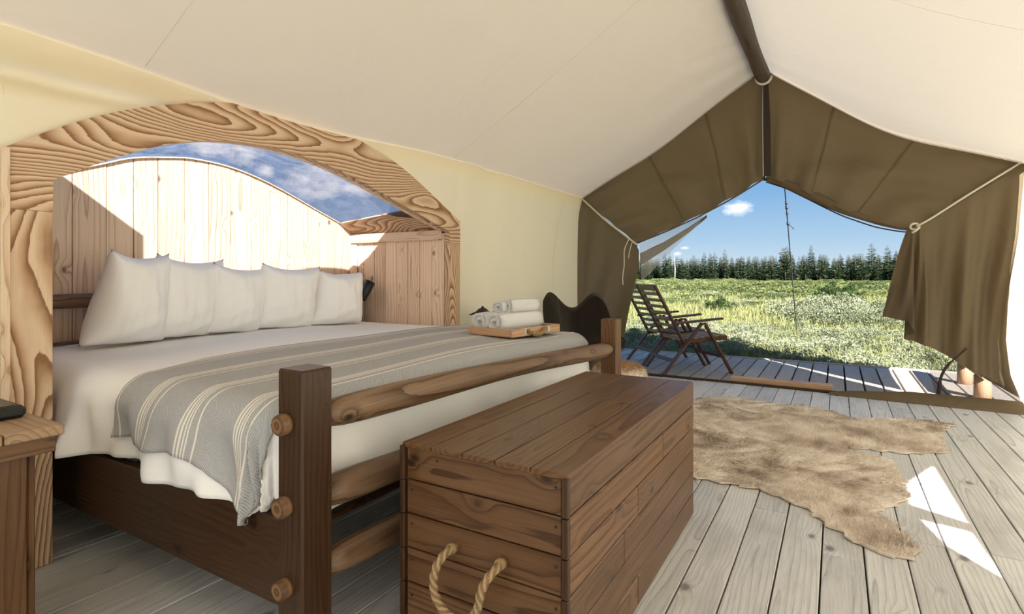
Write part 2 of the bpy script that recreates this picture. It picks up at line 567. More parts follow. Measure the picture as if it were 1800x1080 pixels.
def prism(name, poly, axis, a, b, m, parent=None):
    """polygon (list of 2D points) extruded along axis from a to b; the two coords are the remaining axes in xyz order"""
    def P(p, t):
        v = [0, 0, 0]
        k = 'xyz'.index(axis)
        o = [i for i in range(3) if i != k]
        v[k] = t
        v[o[0]], v[o[1]] = p
        return v
    n = len(poly)
    cx = sum(p[0] for p in poly) / n
    cy = sum(p[1] for p in poly) / n
    k = 'xyz'.index(axis)
    o = [i for i in range(3) if i != k]
    ctr = [0, 0, 0]
    ctr[k] = (a + b) / 2
    ctr[o[0]], ctr[o[1]] = cx, cy
    V = [Vector(P(p, a)) - Vector(ctr) for p in poly] + [Vector(P(p, b)) - Vector(ctr) for p in poly]
    F = [tuple(range(n)), tuple(range(2 * n - 1, n - 1, -1))] + [(i, (i + 1) % n + 0, n + (i + 1) % n, n + i) for i in range(n)]
    me = bpy.data.meshes.new(name)
    me.from_pydata([tuple(v) for v in V], [], F)
    bm = bmesh.new()
    bm.from_mesh(me)
    bmesh.ops.recalc_face_normals(bm, faces=bm.faces)
    bm.to_mesh(me)
    bm.free()
    return link(name, me, m, parent, ctr)


def interp(pts, x):
    xs = [p[0] for p in pts]
    ys = [p[1] for p in pts]
    # smooth monotone-ish interpolation (Catmull-Rom on sorted samples)
    x = max(xs[0], min(xs[-1], x))
    i = max(0, min(len(xs) - 2, int(np.searchsorted(xs, x)) - 1))
    h = xs[i + 1] - xs[i]
    t = (x - xs[i]) / h

    def slope(j):
        if j == 0:
            return (ys[1] - ys[0]) / (xs[1] - xs[0])
        if j == len(xs) - 1:
            return (ys[-1] - ys[-2]) / (xs[-1] - xs[-2])
        return (ys[j + 1] - ys[j - 1]) / (xs[j + 1] - xs[j - 1])
    m0, m1 = slope(i) * h, slope(i + 1) * h
    return (2 * t**3 - 3 * t**2 + 1) * ys[i] + (t**3 - 2 * t**2 + t) * m0 + (-2 * t**3 + 3 * t**2) * ys[i + 1] + (t**3 - t**2) * m1


def resample(pts, n, smooth=True):
    P = np.array(pts, float)
    d = np.concatenate([[0], np.cumsum(np.linalg.norm(np.diff(P, axis=0), axis=1))])
    s = np.linspace(0, d[-1], n)
    out = np.stack([np.interp(s, d, P[:, k]) for k in range(P.shape[1])], 1)
    if smooth:
        for _ in range(2):
            out[1:-1] = (out[:-2] + 2 * out[1:-1] + out[2:]) / 4
    return out


RNG = random.Random(7)
NR = np.random.RandomState(11)

# ------------------------------------------------------------------ tent dimensions
XL, XR, XRIDGE = -2.37, 1.20, -0.56
YF, YB = 5.40, -2.0
ZR, ZE = 2.86, 1.82
YAWN = 7.0          # the roof runs on over the deck as an awning
ZDECK, YDECK = -0.06, 7.58
ZG = -0.35

OUT = [(.70, 1.425), (.842, 1.521), (1.02, 1.621), (1.226, 1.704), (1.47, 1.775), (1.77, 1.815), (2.13, 1.789), (2.59, 1.676), (3.21, 1.388)]
INN = [(.82, 1.331), (1.02, 1.447), (1.226, 1.542), (1.47, 1.603), (1.77, 1.614), (2.13, 1.567), (2.59, 1.444), (3.09, 1.306)]
HBT = [(.80, 1.27), (1.0, 1.40), (1.17, 1.50), (1.366, 1.583), (1.5, 1.637), (1.707, 1.679), (1.836, 1.694), (2.05, 1.685), (2.246, 1.647), (2.46, 1.581),
       (2.70, 1.492), (2.97, 1.393), (3.12, 1.33)]
XH = -3.30          # front face of the plank head wall

# ------------------------------------------------------------------ floor and deck
fl = tag(box('floor', ((XL + XR) / 2 - .02, (YF + YB) / 2, -.075), (XR - XL + .1, YF - YB, .08), 'subfloor', None, 0), kind='structure')


def floor_boards(parent, x0, x1, y0, y1, w, gap, ztop, m, t=.03, joints=True, phase=0.0, wear=.0015):
    o = parent.location
    x = x0 + phase
    while x < x1 - .02:
        a, b = max(x, x0), min(x + w, x1)
        cuts = [y0, y1]
        if joints and RNG.random() < .7:
            cuts.insert(1, y0 + (y1 - y0) * RNG.uniform(.25, .8))
        for c0, c1 in zip(cuts[:-1], cuts[1:]):
            dz = RNG.uniform(-wear, wear)
            box('plank', ((a + b) / 2 - o.x, (c0 + c1) / 2 - o.y, ztop - t / 2 + dz - o.z), (round(b - a - gap, 4), round(c1 - c0 - .002, 3), t), m, parent, .002)
        x += w


floor_boards(fl, XL, XR + .03, YB, YF - .02, .1302, .005, 0.0, 'floor_*', phase=(-.045 - XL) % .1302 - .1302)
# boards that floor the sleeping alcove, under the bed
floor_alc = tag(box('floor_alcove', (-2.86, 1.95, -.075), (.93, 2.5, .08), 'subfloor', None, 0), kind='structure')
floor_boards(floor_alc, -3.32, XL - .005, .72, 3.18, .1302, .005, 0.0, 'floor_*', joints=False)

deck = tag(box('deck', (-.6, (YF + YDECK) / 2 + .04, ZDECK - .085), (6.4, YDECK - YF - .1, .07), 'subfloor', None, 0), kind='structure')
floor_boards(deck, -3.8, 2.6, YF + .01, YDECK - .06, .155, .016, ZDECK, 'deck_*', joints=False)
box('edge_board', (0, YDECK - .02 - deck.location.y, ZDECK - .045 - deck.location.z), (6.4, .05, .11), 'deck_*', deck)

# ------------------------------------------------------------------ roof canvas


def roof_z(side, u, y):
    """u = 0 at the ridge, 1 at the eave"""
    z = ZR + (ZE - ZR) * u
    if side < 0:
        z -= .035 * math.sin(math.pi * u) * (1 + .4 * math.sin(y * 1.7))
        z -= .045 * max(0, u - .55) / .45 * math.exp(-((y - 1.85) / .75) ** 2)
    else:
        z -= .12 * math.sin(math.pi * min(1, u * 1.02)) * (1 + .1 * math.sin(y * 1.3))
    # the fabric is drawn up to the front pole: shallow folds fanning from it
    f = math.exp(-((YF - y) / .8) ** 2) if y < YF else math.exp(-((YF - y) / .3) ** 2)
    z += .018 * f * math.sin(8.5 * u + 5.0 * (YF - y) / (u + .18)) * math.sin(math.pi * u)
    return z


def roof(name, side):
    xe = (XL + .045) if side < 0 else XR
    ys = np.concatenate([np.linspace(YB, YF - 1.2, 50), np.linspace(YF - 1.2, YF, 50)[1:], np.linspace(YF, YAWN, 20)[1:]])
    us = np.linspace(0, 1.06 if side < 0 else 1.02, 50)
    P = [[(XRIDGE + (xe - XRIDGE) * u, y, roof_z(side, u, y)) for u in us] for y in ys]
    return tag(link(name, grid_mesh(name, P), 'canvas_roof', smooth=True), kind='structure')


ceil_l = roof('ceiling_left', -1)
ceil_r = roof('ceiling_right', 1)
# paler double-stitched band where the roof meets the front gable
for side, par in ((-1, ceil_l), (1, ceil_r)):
    xe = (XL + .045) if side < 0 else XR
    us = np.linspace(.04, .985, 40)
    P = [[(XRIDGE + (xe - XRIDGE) * u, YF - .012 - d * .85, roof_z(side, u, YF) - .006 - d * (.5 if side > 0 else .35) * 0.6) for d in (0, .03, .06)] for u in us]
    link('seam_band', grid_mesh('band', P), 'canvas_roof', par, smooth=True)
# long panel seams of the roof cloth
for side, par in ((-1, ceil_l), (1, ceil_r)):
    xe = (XL + .045) if side < 0 else XR
    for y in (-.9, 1.1, 3.1):
        pts = [(XRIDGE + (xe - XRIDGE) * u, y, roof_z(side, u, y) - .001) for u in np.linspace(0.02, .99, 30)]
        tube('seam', pts, .0007, 'canvas_roof', par, 5)

# ------------------------------------------------------------------ left wall (canvas) with the opening for the alcove


def wall_left():
    V, F = [], []
    cols = list(np.linspace(YB, .70, 26)) + list(np.linspace(.70, 3.21, 50)) + list(np.linspace(3.21, YF, 36))
    nz = 80
    nc = len(cols)
    for j, y in enumerate(cols):
        inside = 26 <= j < 76
        zb = interp(OUT, y) - .05 if inside else 0.0
        zt = roof_z(-1, 1, y) + .01
        zb = min(zb, zt - .005)
        for i in range(nz):
            t = i / (nz - 1)
            z = zb + (zt - zb) * t
            x = XL + .045 * max(0, (z - 1.55) / .27) ** 2
            if y < 1.75:        # slack pocket of cloth under the eave
                x -= .10 * math.exp(-((z - 1.70) / .055) ** 2) * min(1, (1.75 - y) / .9)
            if y > 3.25:
                x += .02 * math.sin((y - 3.25) * 2.4) * math.sin(z * 1.7)
                x += .010 * math.sin(9 * (y - 3.3) - 2.5 * z) * math.exp(-((y - 3.5) / .35) ** 2)
            V.append((x, y, z))
    for j in range(nc - 1):
        if j in (25, 75):
            continue
        for i in range(nz - 1):
            a = j * nz + i
            F.append((a, a + nz, a + nz + 1, a + 1))
    me = bpy.data.meshes.new('wall_left')
    me.from_pydata(V, [], F)
    o = tag(link('wall_left', me, 'canvas_side', smooth=True), kind='structure')
    # arched seam of the sewn window panel near the front corner
    pts = [(XL + .022 + .02 * math.sin((y - 3.25) * 2.4) * math.sin(z * 1.7), y, z)
           for y, z in [(4.72, .05), (4.73, .5), (4.76, .9), (4.80, 1.25), (4.86, 1.5), (4.93, 1.66), (5.02, 1.76)]]
    tube('panel_seam', resample(pts, 24), .003, 'canvas_side', o, 6)
    return o


wl = wall_left()

# right wall; unseen low window slot shaped to throw the floor's two sun patches


def wall_right():
    top = lambda y: roof_z(1, 1, y) + .01
    holes = [([(1.58, .605), (1.63, .704), (1.79, .748), (1.92, .624)], [(1.58, .605), (1.92, .624)]),
             ([(1.924, .766), (2.24, .752), (2.75, .635)], [(1.924, .766), (2.02, .62), (2.75, .635)])]
    brk = sorted(set([YB, YF] + list(np.linspace(YB, 1.58, 14)) + [1.58, 1.63, 1.79, 1.92, 1.924, 2.02, 2.24, 2.75] + list(np.linspace(2.75, YF, 20))))
    V, F = [], []

    def lin(pts, y):
        return float(np.interp(y, [p[0] for p in pts], [p[1] for p in pts]))

    def shape(y, z):
        x = XR
        f = max(0, (y - 4.2) / 1.2)
        x -= f * f * float(np.interp(z, [0, .25, .5, .85, 1.27, 1.86], [.0, .09, .12, .10, .04, 0]))
        return (x, y, z)

    def strip(y0, y1, lo0, lo1, hi0, hi1, n):
        b = len(V)
        for i in range(n + 1):
            t = i / n
            V.append(shape(y0, lo0 + (hi0 - lo0) * t))
            V.append(shape(y1, lo1 + (hi1 - lo1) * t))
        for i in range(n):
            F.append((b + 2 * i, b + 2 * i + 1, b + 2 * i + 3, b + 2 * i + 2))
    for y0, y1 in zip(brk[:-1], brk[1:]):
        ym = (y0 + y1) / 2
        h = None
        for tp, bt in holes:
            if tp[0][0] < ym < tp[-1][0]:
                h = (tp, bt)
        if h is None:
            strip(y0, y1, 0, 0, top(y0), top(y1), 14)
        else:
            strip(y0, y1, 0, 0, lin(h[1], y0), lin(h[1], y1), 5)
            strip(y0, y1, lin(h[0], y0), lin(h[0], y1), top(y0), top(y1), 9)
    me = bpy.data.meshes.new('wall_right')
    me.from_pydata(V, [], F)
    return tag(link('wall_right', me, 'canvas_wall', smooth=True), kind='structure')


wall_right()
# rear wall (behind the camera)
P = [[(XRIDGE + (XL + .045 - XRIDGE) * u if s < 0 else XRIDGE + (XR - XRIDGE) * u, YB, zz * roof_z(s, u, YB)) for zz in np.linspace(0, 1, 8)]
     for s, u in [(-1, u) for u in np.linspace(1, 0, 12)] + [(1, u) for u in np.linspace(0, 1, 12)[1:]]]
tag(link('wall_back', grid_mesh('wall_back', P), 'canvas_rear', smooth=True), kind='structure')

# ------------------------------------------------------------------ front gable: canvas drawn aside and tied


def loft(A, B, n, m, fold, y0=YF):
    """A, B: (x,z) curves with n samples; rows blend from A to B; fold(s,t) pushes the cloth in Y and along"""
    A, B = np.array(A), np.array(B)
    P = np.zeros((n, m, 3))
    for i in range(n):
        s = i / (n - 1)
        for j in range(m):
            t = j / (m - 1)
            q = A[i] * (1 - t) + B[i] * t
            P[i, j] = (q[0], y0 + fold(s, t), q[1])
    return P


gable = tag(empty('wall_front', (0, 0, 0)), kind='structure')
n = 70
rl = resample([(XRIDGE + (XL + .045 - XRIDGE) * u, roof_z(-1, u, YF)) for u in np.linspace(0, 1, 40)], n, False)
rr = resample([(XRIDGE + (XR - XRIDGE) * u, roof_z(1, u, YF)) for u in np.linspace(0, 1, 40)], n, False)
rl[-1] = (XL + .02, 1.82)
inl = resample([(-.555, 1.885), (-.70, 1.80), (-.815, 1.732), (-1.147, 1.566), (-1.445, 1.442), (-1.62, 1.365), (-1.749, 1.323)], n)
inr = resample([(-.545, 1.885), (-.39, 1.82), (-.213, 1.715), (.041, 1.558), (.282, 1.44), (.45, 1.385), (.53, 1.365)], n)


def fold_upper(side):
    def f(s, t):
        fan = math.sin(26 * s ** .8 + 1.2 * t) * .060 * math.exp(-1.3 * s) * t ** .7 * min(1, s * 12)
        droop = .05 * math.sin(math.pi * s) * math.sin(math.pi * t)
        tie = .022 * math.sin(22 * t + 3 * s) * (s ** 4)
        diag = .045 * math.sin(11 * (s + .8 * t)) * math.sin(math.pi * t) * math.sin(math.pi * s)
        return fan + droop * side + tie + diag + .03 * t
    return f


link('upper_panel', grid_mesh('up', loft(rl, inl, n, 34, fold_upper(1))), 'canvas_front', gable, smooth=True)
link('upper_panel', grid_mesh('up', loft(rr, inr, n, 34, fold_upper(1))), 'canvas_front', gable, smooth=True)

# sewn seams down the gable panels
for R_, I_, fr in ((rl, inl, .30), (rl, inl, .62), (rr, inr, .34), (rr, inr, .66)):
    fo = fold_upper(1)
    i0 = int(fr * (n - 1))
    P = [[(R_[i0][0] * (1 - t) + I_[i0][0] * t + dx, YF + fo(fr, t) - .004, R_[i0][1] * (1 - t) + I_[i0][1] * t) for dx in (-.011, .011)] for t in np.linspace(.01, .99, 24)]
    link('panel_seam', grid_mesh('ps', P), 'canvas_front', gable, smooth=True)

# left lower curtain: from the strap line (eave corner to tie) down to the floor
A = resample([(XL + .02, 1.82), (-1.749, 1.323)], 40, False)
B = resample([(XL + .02, 0.0), (-1.98, 0.0)], 40, False)


def left_curtain():
    P = np.zeros((40, 60, 3))
    for i in range(40):
        s = i / 39
        for j in range(60):
            t = j / 59
            z = A[i][1] * (1 - t)
            x = A[i][0] * (1 - t) + B[i][0] * t
            if s > 0:     # the free edge bellies out below the tie
                edge = float(np.interp(z, [0, .324, .676, 1.08, 1.25, 1.323], [-1.95, -1.881, -1.803, -1.72, -1.715, -1.749]))
                base = A[-1][0] * (1 - (1 - z / A[-1][1])) + B[-1][0] * (1 - z / A[-1][1]) if z < A[-1][1] else A[-1][0]
                x += (edge - base) * s ** 3
            y = YF + min(1, s * 6) * (.05 * t * math.sin(9 * s + 1.0) + .03 * math.sin(14 * s + 6 * t) * math.sin(math.pi * min(1, t * 1.2)) + .05 * s * t)
            if i == 0:
                x -= .05
            P[i, j] = (x, y, z)
    return P


link('tied_curtain', grid_mesh('cur', left_curtain()), 'canvas_front', gable, smooth=True)


def right_curtain():
    n, m = 90, 60
    top = np.zeros((n, 2))
    bot = np.zeros((n, 2))
    S = np.linspace(0, 1, n)
    top[:, 0] = np.interp(S, [0, .5, 1], [.505, .585, XR])
    top[:, 1] = np.interp(S, [0, .5, 1], [1.40, 1.415, 1.90])
    bot[:, 0] = np.interp(S, [0, .16, .20, .28, .34, .5, 1], [.335, .50, .54, .475, .53, .66, XR + .01])
    bot[:, 1] = np.interp(S, [0, .16, .20, .28, .34, .5, 1], [.648, .625, .545, .475, .47, .42, .085])
    P = np.zeros((n, m, 3))
    for i in range(n):
        s = S[i]
        for j in range(m):
            t = j / (m - 1)
            te = t ** .8
            x = top[i, 0] * (1 - te) + bot[i, 0] * te
            z = top[i, 1] * (1 - t) + bot[i, 1] * t
            if s > .5:
                k = (s - .5) / .5
                x -= k * k * float(np.interp(z, [0, .25, .5, .85, 1.27, 1.86], [.0, .09, .12, .10, .04, 0]))
            pinch = min(1, t * 2.2)
            y = YF + .03 + pinch * (.075 * math.sin(2 * math.pi * (s * 3.6 + .15)) * (1 - .5 * s) + .02 * math.sin(2 * math.pi * (s * 9 + t)))
            if s < .30:
                y += .10 * t * (.3 - s) / .3
            P[i, j] = (x, y, z)
    return P


link('tied_curtain', grid_mesh('cur', right_curtain()), 'canvas_front', gable, smooth=True)
# rolled netting and cloth along the top of the opening
P = resample([(-.55, 1.875), (-.39, 1.815), (-.213, 1.712), (.041, 1.555), (.282, 1.438), (.45, 1.385), (.53, 1.372)], 40)
tube('rolled_flap', [(p[0], YF + .06, p[1] + .006) for p in P], [.022 + .026 * math.sin(math.pi * min(1, i / 30)) * (1 - .5 * i / 39) for i in range(40)], 'canvas_front', gable, 10)
tube('hem_binding', [(p[0], YF + .075, p[1] - .024 - .022 * math.sin(math.pi * i / 39)) for i, p in enumerate(P)], .006, 'dark_strap', gable, 6)
P = resample([(-.56, 1.878), (-.815, 1.725), (-1.147, 1.558), (-1.30, 1.495), (-1.445, 1.435), (-1.74, 1.325)], 30)
tube('hem_binding', [(p[0], YF + .04, p[1]) for p in P], .007, 'canvas_front', gable, 6)
# centre closure: two flaps and the zip
for dx, w, m_, dy in ((-.035, .022, 'canvas_front', .004), (.035, .03, 'dark_strap', .0), (.005, .030, 'dark_strap', -.004), (-.012, .006, 'steel', -.012)):
    pts = [(-.56 + dx * .5, 2.83), (-.555 + dx, 2.4), (-.55 + dx, 1.885)]
    pp = resample(pts, 16)
    link('zip_flap', grid_mesh('zf', [[(p[0] + a * w, YF - .03 + dy - abs(a) * .0, p[1]) for a in (-.5, .5)] for p in pp]), m_, gable, smooth=True)
tube('zip_pull', [(-.555, YF - .04, 1.885), (-.553, YF - .04, 1.865), (-.553, YF - .04, 1.845)], [.006, .010, .006], 'black_metal', gable, 8)
# white tie-back straps
tube('tie_strap', resample([(XL + .05, YF - .03, 1.81), (-2.05, YF - .05, 1.565), (-1.76, YF - .03, 1.335), (-1.735, YF + .03, 1.30)], 20), .009, 'cord_white', gable, 8)
tube('tie_tail', resample([(-1.80, YF - .06, 1.36), (-1.845, YF - .07, 1.26), (-1.842, YF - .07, 1.10), (-1.865, YF - .06, .98), (-1.86, YF - .06, .90)], 20), .005, 'cord_white', gable, 6)
tube('tie_tail', resample([(-1.765, YF - .06, 1.33), (-1.785, YF - .07, 1.25), (-1.80, YF - .07, 1.17)], 10), .004, 'cord_white', gable, 6)
tube('tie_strap', resample([(XR - .01, YF - .02, 1.845), (.86, YF - .035, 1.61), (.62, YF - .05, 1.43), (.545, YF - .06, 1.385)], 20), .007, 'cord_white', gable, 8)
ring = [(.535 + .030 * math.cos(a), YF - .055 + .01 * math.sin(2 * a), 1.385 + .024 * math.sin(a)) for a in np.linspace(0, 2 * math.pi, 17)]
tube('tie_knot', ring + [(.545, YF - .07, 1.355), (.515, YF - .075, 1.335)], .008, 'cord_white', gable, 8)

# netting
Y = YF + .10


def net(name, quad, m_):
    a, b, c, d = [np.array(q, float) for q in quad]
    P = np.zeros((12, 12, 3))
    for i in range(12):
        for j in range(12):
            u, v = i / 11, j / 11
            q = a * (1 - u) * (1 - v) + b * u * (1 - v) + c * u * v + d * (1 - u) * v
            q[1] += .03 * math.sin(3 * u + 2 * v)
            P[i, j] = q
    L1, L2 = np.linalg.norm(b - a), np.linalg.norm(d - a)
    UV = np.array([[(i / 11 * L1 * 2, j / 11 * L2 * 2) for j in range(12)] for i in range(12)])
    return link(name, grid_mesh(name, P, UV), m_, gable, smooth=True)


net('insect_net', [(-1.74, Y, 1.32), (-1.10, Y, 1.60), (-1.14, Y, 1.50), (-1.73, Y, .93)], 'net_white')
P = np.array([[(-1.74, Y + .02, 1.225), (-1.74, Y + .03, 1.10)], [(-1.5, Y + .03, 1.335), (-1.5, Y + .05, 1.25)], [(-1.25, Y + .03, 1.475), (-1.25, Y + .05, 1.425)], [(-1.08, Y + .02, 1.585), (-1.08, Y + .04, 1.56)]])
link('net_hem', grid_mesh('nh', P), 'canvas_front', gable, smooth=True)
net('insect_net', [(.60, YF + .02, .42), (1.19, YF + .02, .11), (1.19, YF, .01), (.68, YF, .03)], 'net_dark')
tube('net_binding', resample([(.86, YF - .02, .44), (.80, YF - .02, .37), (.735, YF - .02, .29), (.70, YF - .02, .20), (.685, YF - .02, .05), (.69, YF - .02, .01)], 24), [.006] * 8 + [.010] * 8 + [.014] * 8, 'dark_strap', gable, 7)
tube('threshold_binding', resample([(-2.2, YF - .02, .012), (-.6, YF - .02, .008), (-.1, YF - .05, .010), (.25, YF - .06, .014), (.68, YF - .02, .02), (XR - .02, YF - .02, .03)], 40), .014, 'dark_strap', gable, 7)
# canvas sod cloth lying folded along the sill
P = []
for i in range(30):
    s = i / 29
    x = -.05 + s * (XR + .02)
    h = .015 + .055 * min(1, s * 2.2)
    P.append([(x, YF - .03, h), (x, YF - .05 - .02 * s, h + .008 * math.sin(9 * s)), (x, YF - .10 - .05 * s, h * .55 + .012), (x, YF - .13 - .07 * s, .006)])
link('sod_cloth', grid_mesh('sod', P), 'canvas_front', gable, smooth=True)

# canvas sheet added beside the awning, out of view, to shade the deck
P = [[(XR + .03 * math.sin(math.pi * u), YF + .03 + u * (YAWN - YF - .05), .50 + .04 * math.sin(math.pi * u) + v * (roof_z(1, 1, YF) - .50)) for v in np.linspace(0, 1, 8)] for u in np.linspace(0, 1, 16)]
link('added_deck_shade', grid_mesh('wing', P), 'canvas_front', gable, smooth=True)

# ------------------------------------------------------------------ ridge pole
pole = empty('ridge_pole', (XRIDGE, YF - .02, 0))
tag(pole, 'dark round wooden ridge pole running under the tent roof', 'pole')
ys = np.linspace(YB - .05, YF - .02, 40)
tube('log', [(.012 * math.sin(y * 1.1), y - YF + .02, ZR - .075 + .006 * math.sin(y * 2.3)) for y in ys], [.060 + .003 * math.sin(5 * y) for y in ys], 'logdark_y', pole, 16)
tube('end_ring', [(.062 * math.cos(a), -.02, ZR - .085 + .062 * math.sin(a)) for a in np.linspace(math.pi, 2 * math.pi, 14)], .012, 'canvas_roof', pole, 8)

# ------------------------------------------------------------------ sleeping alcove: arch frame, plank walls, clear roof
frame = tag(empty('trim_1', (XL, 1.95, 0)), kind='structure')
AX0, AX1 = XL - .02, XL + .03


def arch_board():
    n = 64
    yo = np.linspace(.70, 3.21, n)
    outer = [(.70, 1.22)] + [(y, interp(OUT, y)) for y in yo] + [(3.21, 1.22)]
    yi = np.linspace(.82, 3.09, n)
    inner = [(.82, 1.22)] + [(y, interp(INN, y)) for y in yi] + [(3.09, 1.22)]
    V, F = [], []
    N_ = len(outer)
    for x in (AX1 - XL, AX0 - XL):
        for p in outer:
            V.append((x, p[0] - 1.95, p[1]))
        for p in inner:
            V.append((x, p[0] - 1.95, p[1]))
    f0, b0 = 0, 2 * N_
    for i in range(N_ - 1):
        F.append((f0 + i, f0 + i + 1, f0 + N_ + i + 1, f0 + N_ + i))
        F.append((b0 + i, b0 + N_ + i, b0 + N_ + i + 1, b0 + i + 1))
        F.append((f0 + i, b0 + i, b0 + i + 1, f0 + i + 1))
        F.append((f0 + N_ + i, f0 + N_ + i + 1, b0 + N_ + i + 1, b0 + N_ + i))
    for i in (0, N_ - 1):
        F.append((f0 + i, f0 + N_ + i, b0 + N_ + i, b0 + i))
    me = bpy.data.meshes.new('arch_board')
    me.from_pydata(V, [], F)
    bm = bmesh.new()
    bm.from_mesh(me)
    bmesh.ops.recalc_face_normals(bm, faces=bm.faces)
    bm.to_mesh(me)
    bm.free()
    return link('arch_board', me, 'plywood_y', frame)


arch_board()
for y0, y1 in ((.70, .82), (3.09, 3.21)):
    box('post', (.005, (y0 + y1) / 2 - 1.95, .61), (AX1 - AX0, y1 - y0, 1.22), 'plywood_z', frame, .003)
box('post_edge', (.036, .692 - 1.95, .71), (.012, .022, 1.42), 'pine_z', frame, .002)
# bright strip lining the inside of the arch
pts = [(AX0 - XL - .01, y - 1.95, interp(INN, y) + .004) for y in np.linspace(.83, 3.085, 60)]
P = [[(p[0], p[1], p[2]), (p[0] - .035, p[1], p[2])] for p in pts]
link('arch_lining', grid_mesh('lin', P), 'pine_y', frame, smooth=True)

head = tag(empty('wall_alcove_head', (XH, 1.95, 0)), kind='structure')
edges = [.72, .86, 1.0, 1.115, 1.235, 1.385, 1.515, 1.64, 1.785, 1.93, 2.07, 2.215, 2.35, 2.49, 2.625, 2.76, 2.90, 3.01, 3.12]
for y0, y1 in zip(edges[:-1], edges[1:]):
    g = .002
    ya, yb = y0 + g, y1 - g
    top = [(y, interp(HBT, y) if y > .8 else 1.27) for y in np.linspace(yb, ya, 5)]
    dx = RNG.uniform(0, .004)
    prism('plank', [(ya - 1.95, 0.0), (yb - 1.95, 0.0)] + [(y - 1.95, z) for y, z in top], 'x', -.022 - dx, 0 - dx, 'pine_z', head)
P = [[(-.03, y - 1.95, interp(HBT, y) + .003), (.012, y - 1.95, interp(HBT, y) + .003), (.012, y - 1.95, interp(HBT, y) - .004)] for y in np.linspace(.82, 3.1, 60)]
link('top_trim', grid_mesh('tt', P), 'pine_y', head, smooth=True)

for nm, yw, sg in (('wall_alcove_right', 3.09, 1), ('wall_alcove_left', .82, -1)):
    sw = tag(empty(nm, (-2.86, yw, 0)), kind='structure')
    xs = list(np.linspace(XL - .025, XH + .0, 9))
    for i in range(8):
        xa, xb = xs[i], xs[i + 1]
        dy = RNG.uniform(0, .003)
        w = abs(xa - xb) - .004
        box('plank', ((xa + xb) / 2 + 2.86, sg * (.012 + dy), .65), (round(w, 4), .022, 1.30), 'pine_z', sw, .003)
    box('ledger', (-.0, -sg * .014, 1.285), (.90, .024, .07), 'pine_x', sw, .003)
    box('corner_post', (XH + .03 + 2.86, -sg * .025, .62), (.045, .045, 1.24), 'pine_z', sw, .003)
    # plywood cheek tilting in from the wall to the spring of the clear roof
    lo, hi = .005, -.145
    P = [[(XH + 2.86, sg * lo, 1.330), (XH + 2.86, sg * hi, 1.400)], [(XL - .03 + 2.86, sg * .01, 1.325), (XL - .03 + 2.86, sg * -.17, 1.475)]]
    me = grid_mesh('cheek', P)
    ch = link('cheek_board', me, 'plywood_x', sw)
    sol = ch.modifiers.new('thick', 'SOLIDIFY')
    sol.thickness = .012
    sol.offset = 0

win = tag(empty('window_1', (-2.86, 1.95, 0)), kind='structure')
ya = np.linspace(.90, 3.02, 50)
P = []
for y in ya:
    zf = interp(INN, max(.83, min(3.08, y))) + .055
    zb = interp(HBT, y) + .004
    P.append([(-2.86 + .0 + 2.86 + (XL - .022 + 2.86) * (1 - t) + (XH - .02 + 2.86) * t, y - 1.95, zf * (1 - t) + zb * t + .03 * math.sin(math.pi * t)) for t in np.linspace(0, 1, 10)])
link('clear_sheet', grid_mesh('clear', P), 'vinyl', win, smooth=True)
# unseen canvas sheet added to cast the slanting shadow on the head wall
shade_skins = tag(empty('trim_2', (-2.86, .67, 0)), kind='structure')
P = [[(XL - .11 + 2.86 - u * .84, -.01 * math.sin(math.pi * u), 0.0 + v * 1.90) for v in np.linspace(0, 1, 6)] for u in np.linspace(0, 1, 8)]
link('added_dormer_shade', grid_mesh('wing', P), 'canvas_front', shade_skins, smooth=True)
# outer skin that closes the back and sides of the alcove to daylight
P = [[(XH - .05 + 2.86, y - .67, z * (interp(HBT, max(.8, min(3.12, y))) - .01)) for z in (0, .5, 1)] for y in np.linspace(.70, 3.15, 30)]
link('back_skin', grid_mesh('skin', P), 'dark_strap', shade_skins, smooth=True)
P = [[(x + 2.86, 3.15 - .67, z) for z in (0, .7, 1.33)] for x in (XL, -2.8, XH - .05)]
link('side_skin', grid_mesh('skin', P), 'dark_strap', shade_skins, smooth=True)

# ------------------------------------------------------------------ bed frame
BN = (-1.150, .919)      # near foot post
BF = (-1.120, 3.010)     # far foot post
bed = empty('log_bed', (-2.2, 1.96, 0))
tag(bed, 'dark stained wooden bed frame with log rails and square posts', 'bed')
bo = Vector(bed.location)


def bl(p):
    return tuple(Vector(p) - bo)


box('foot_post', bl((BN[0], BN[1], .384)), (.093, .093, .768), 'bedwood_z', bed, .005)
box('foot_post', bl((BF[0], BF[1], .374)), (.093, .093, .748), 'stain_z', bed, .005)
box('head_post', bl((-3.20, 2.985, .50)), (.10, .10, 1.0), 'bedwood_z', bed, .005)
box('head_post', bl((-3.20, .93, .50)), (.10, .10, 1.0), 'bedwood_z', bed, .005)
for z0, z1, r in ((.640, .585, .040), (.438, .40, .044), (.238, .20, .043)):
    pts, rs = [], []
    for i in range(30):
        t = i / 29
        y = BN[1] + .040 + (BF[1] - BN[1] - .08) * t
        pts.append(bl((BN[0] + (BF[0] - BN[0]) * t + .004 * math.sin(7 * t), y, z0 + (z1 - z0) * t + .008 * math.sin(5 * t + z0 * 9))))
        e = min(t, 1 - t) * 29
        rs.append(r * (1 + .06 * math.sin(9 * t + z0 * 20)) * (.72 + .28 * min(1, e / 1.2)))
    lg = tube('foot_rail', pts, rs, 'log_y', bed, 16)
    # tenon that shows through the near post
    pz = z0 - .005
    te = link('tenon', tube_mesh('tenon', [(0, .06, 0), (0, 0, 0), (0, -.006, 0)], [.025, .0255 + .002 * math.sin(z0 * 50), .022], 9), 'end_grain', bed, bl((BN[0] - .012, BN[1] - .068, pz)))
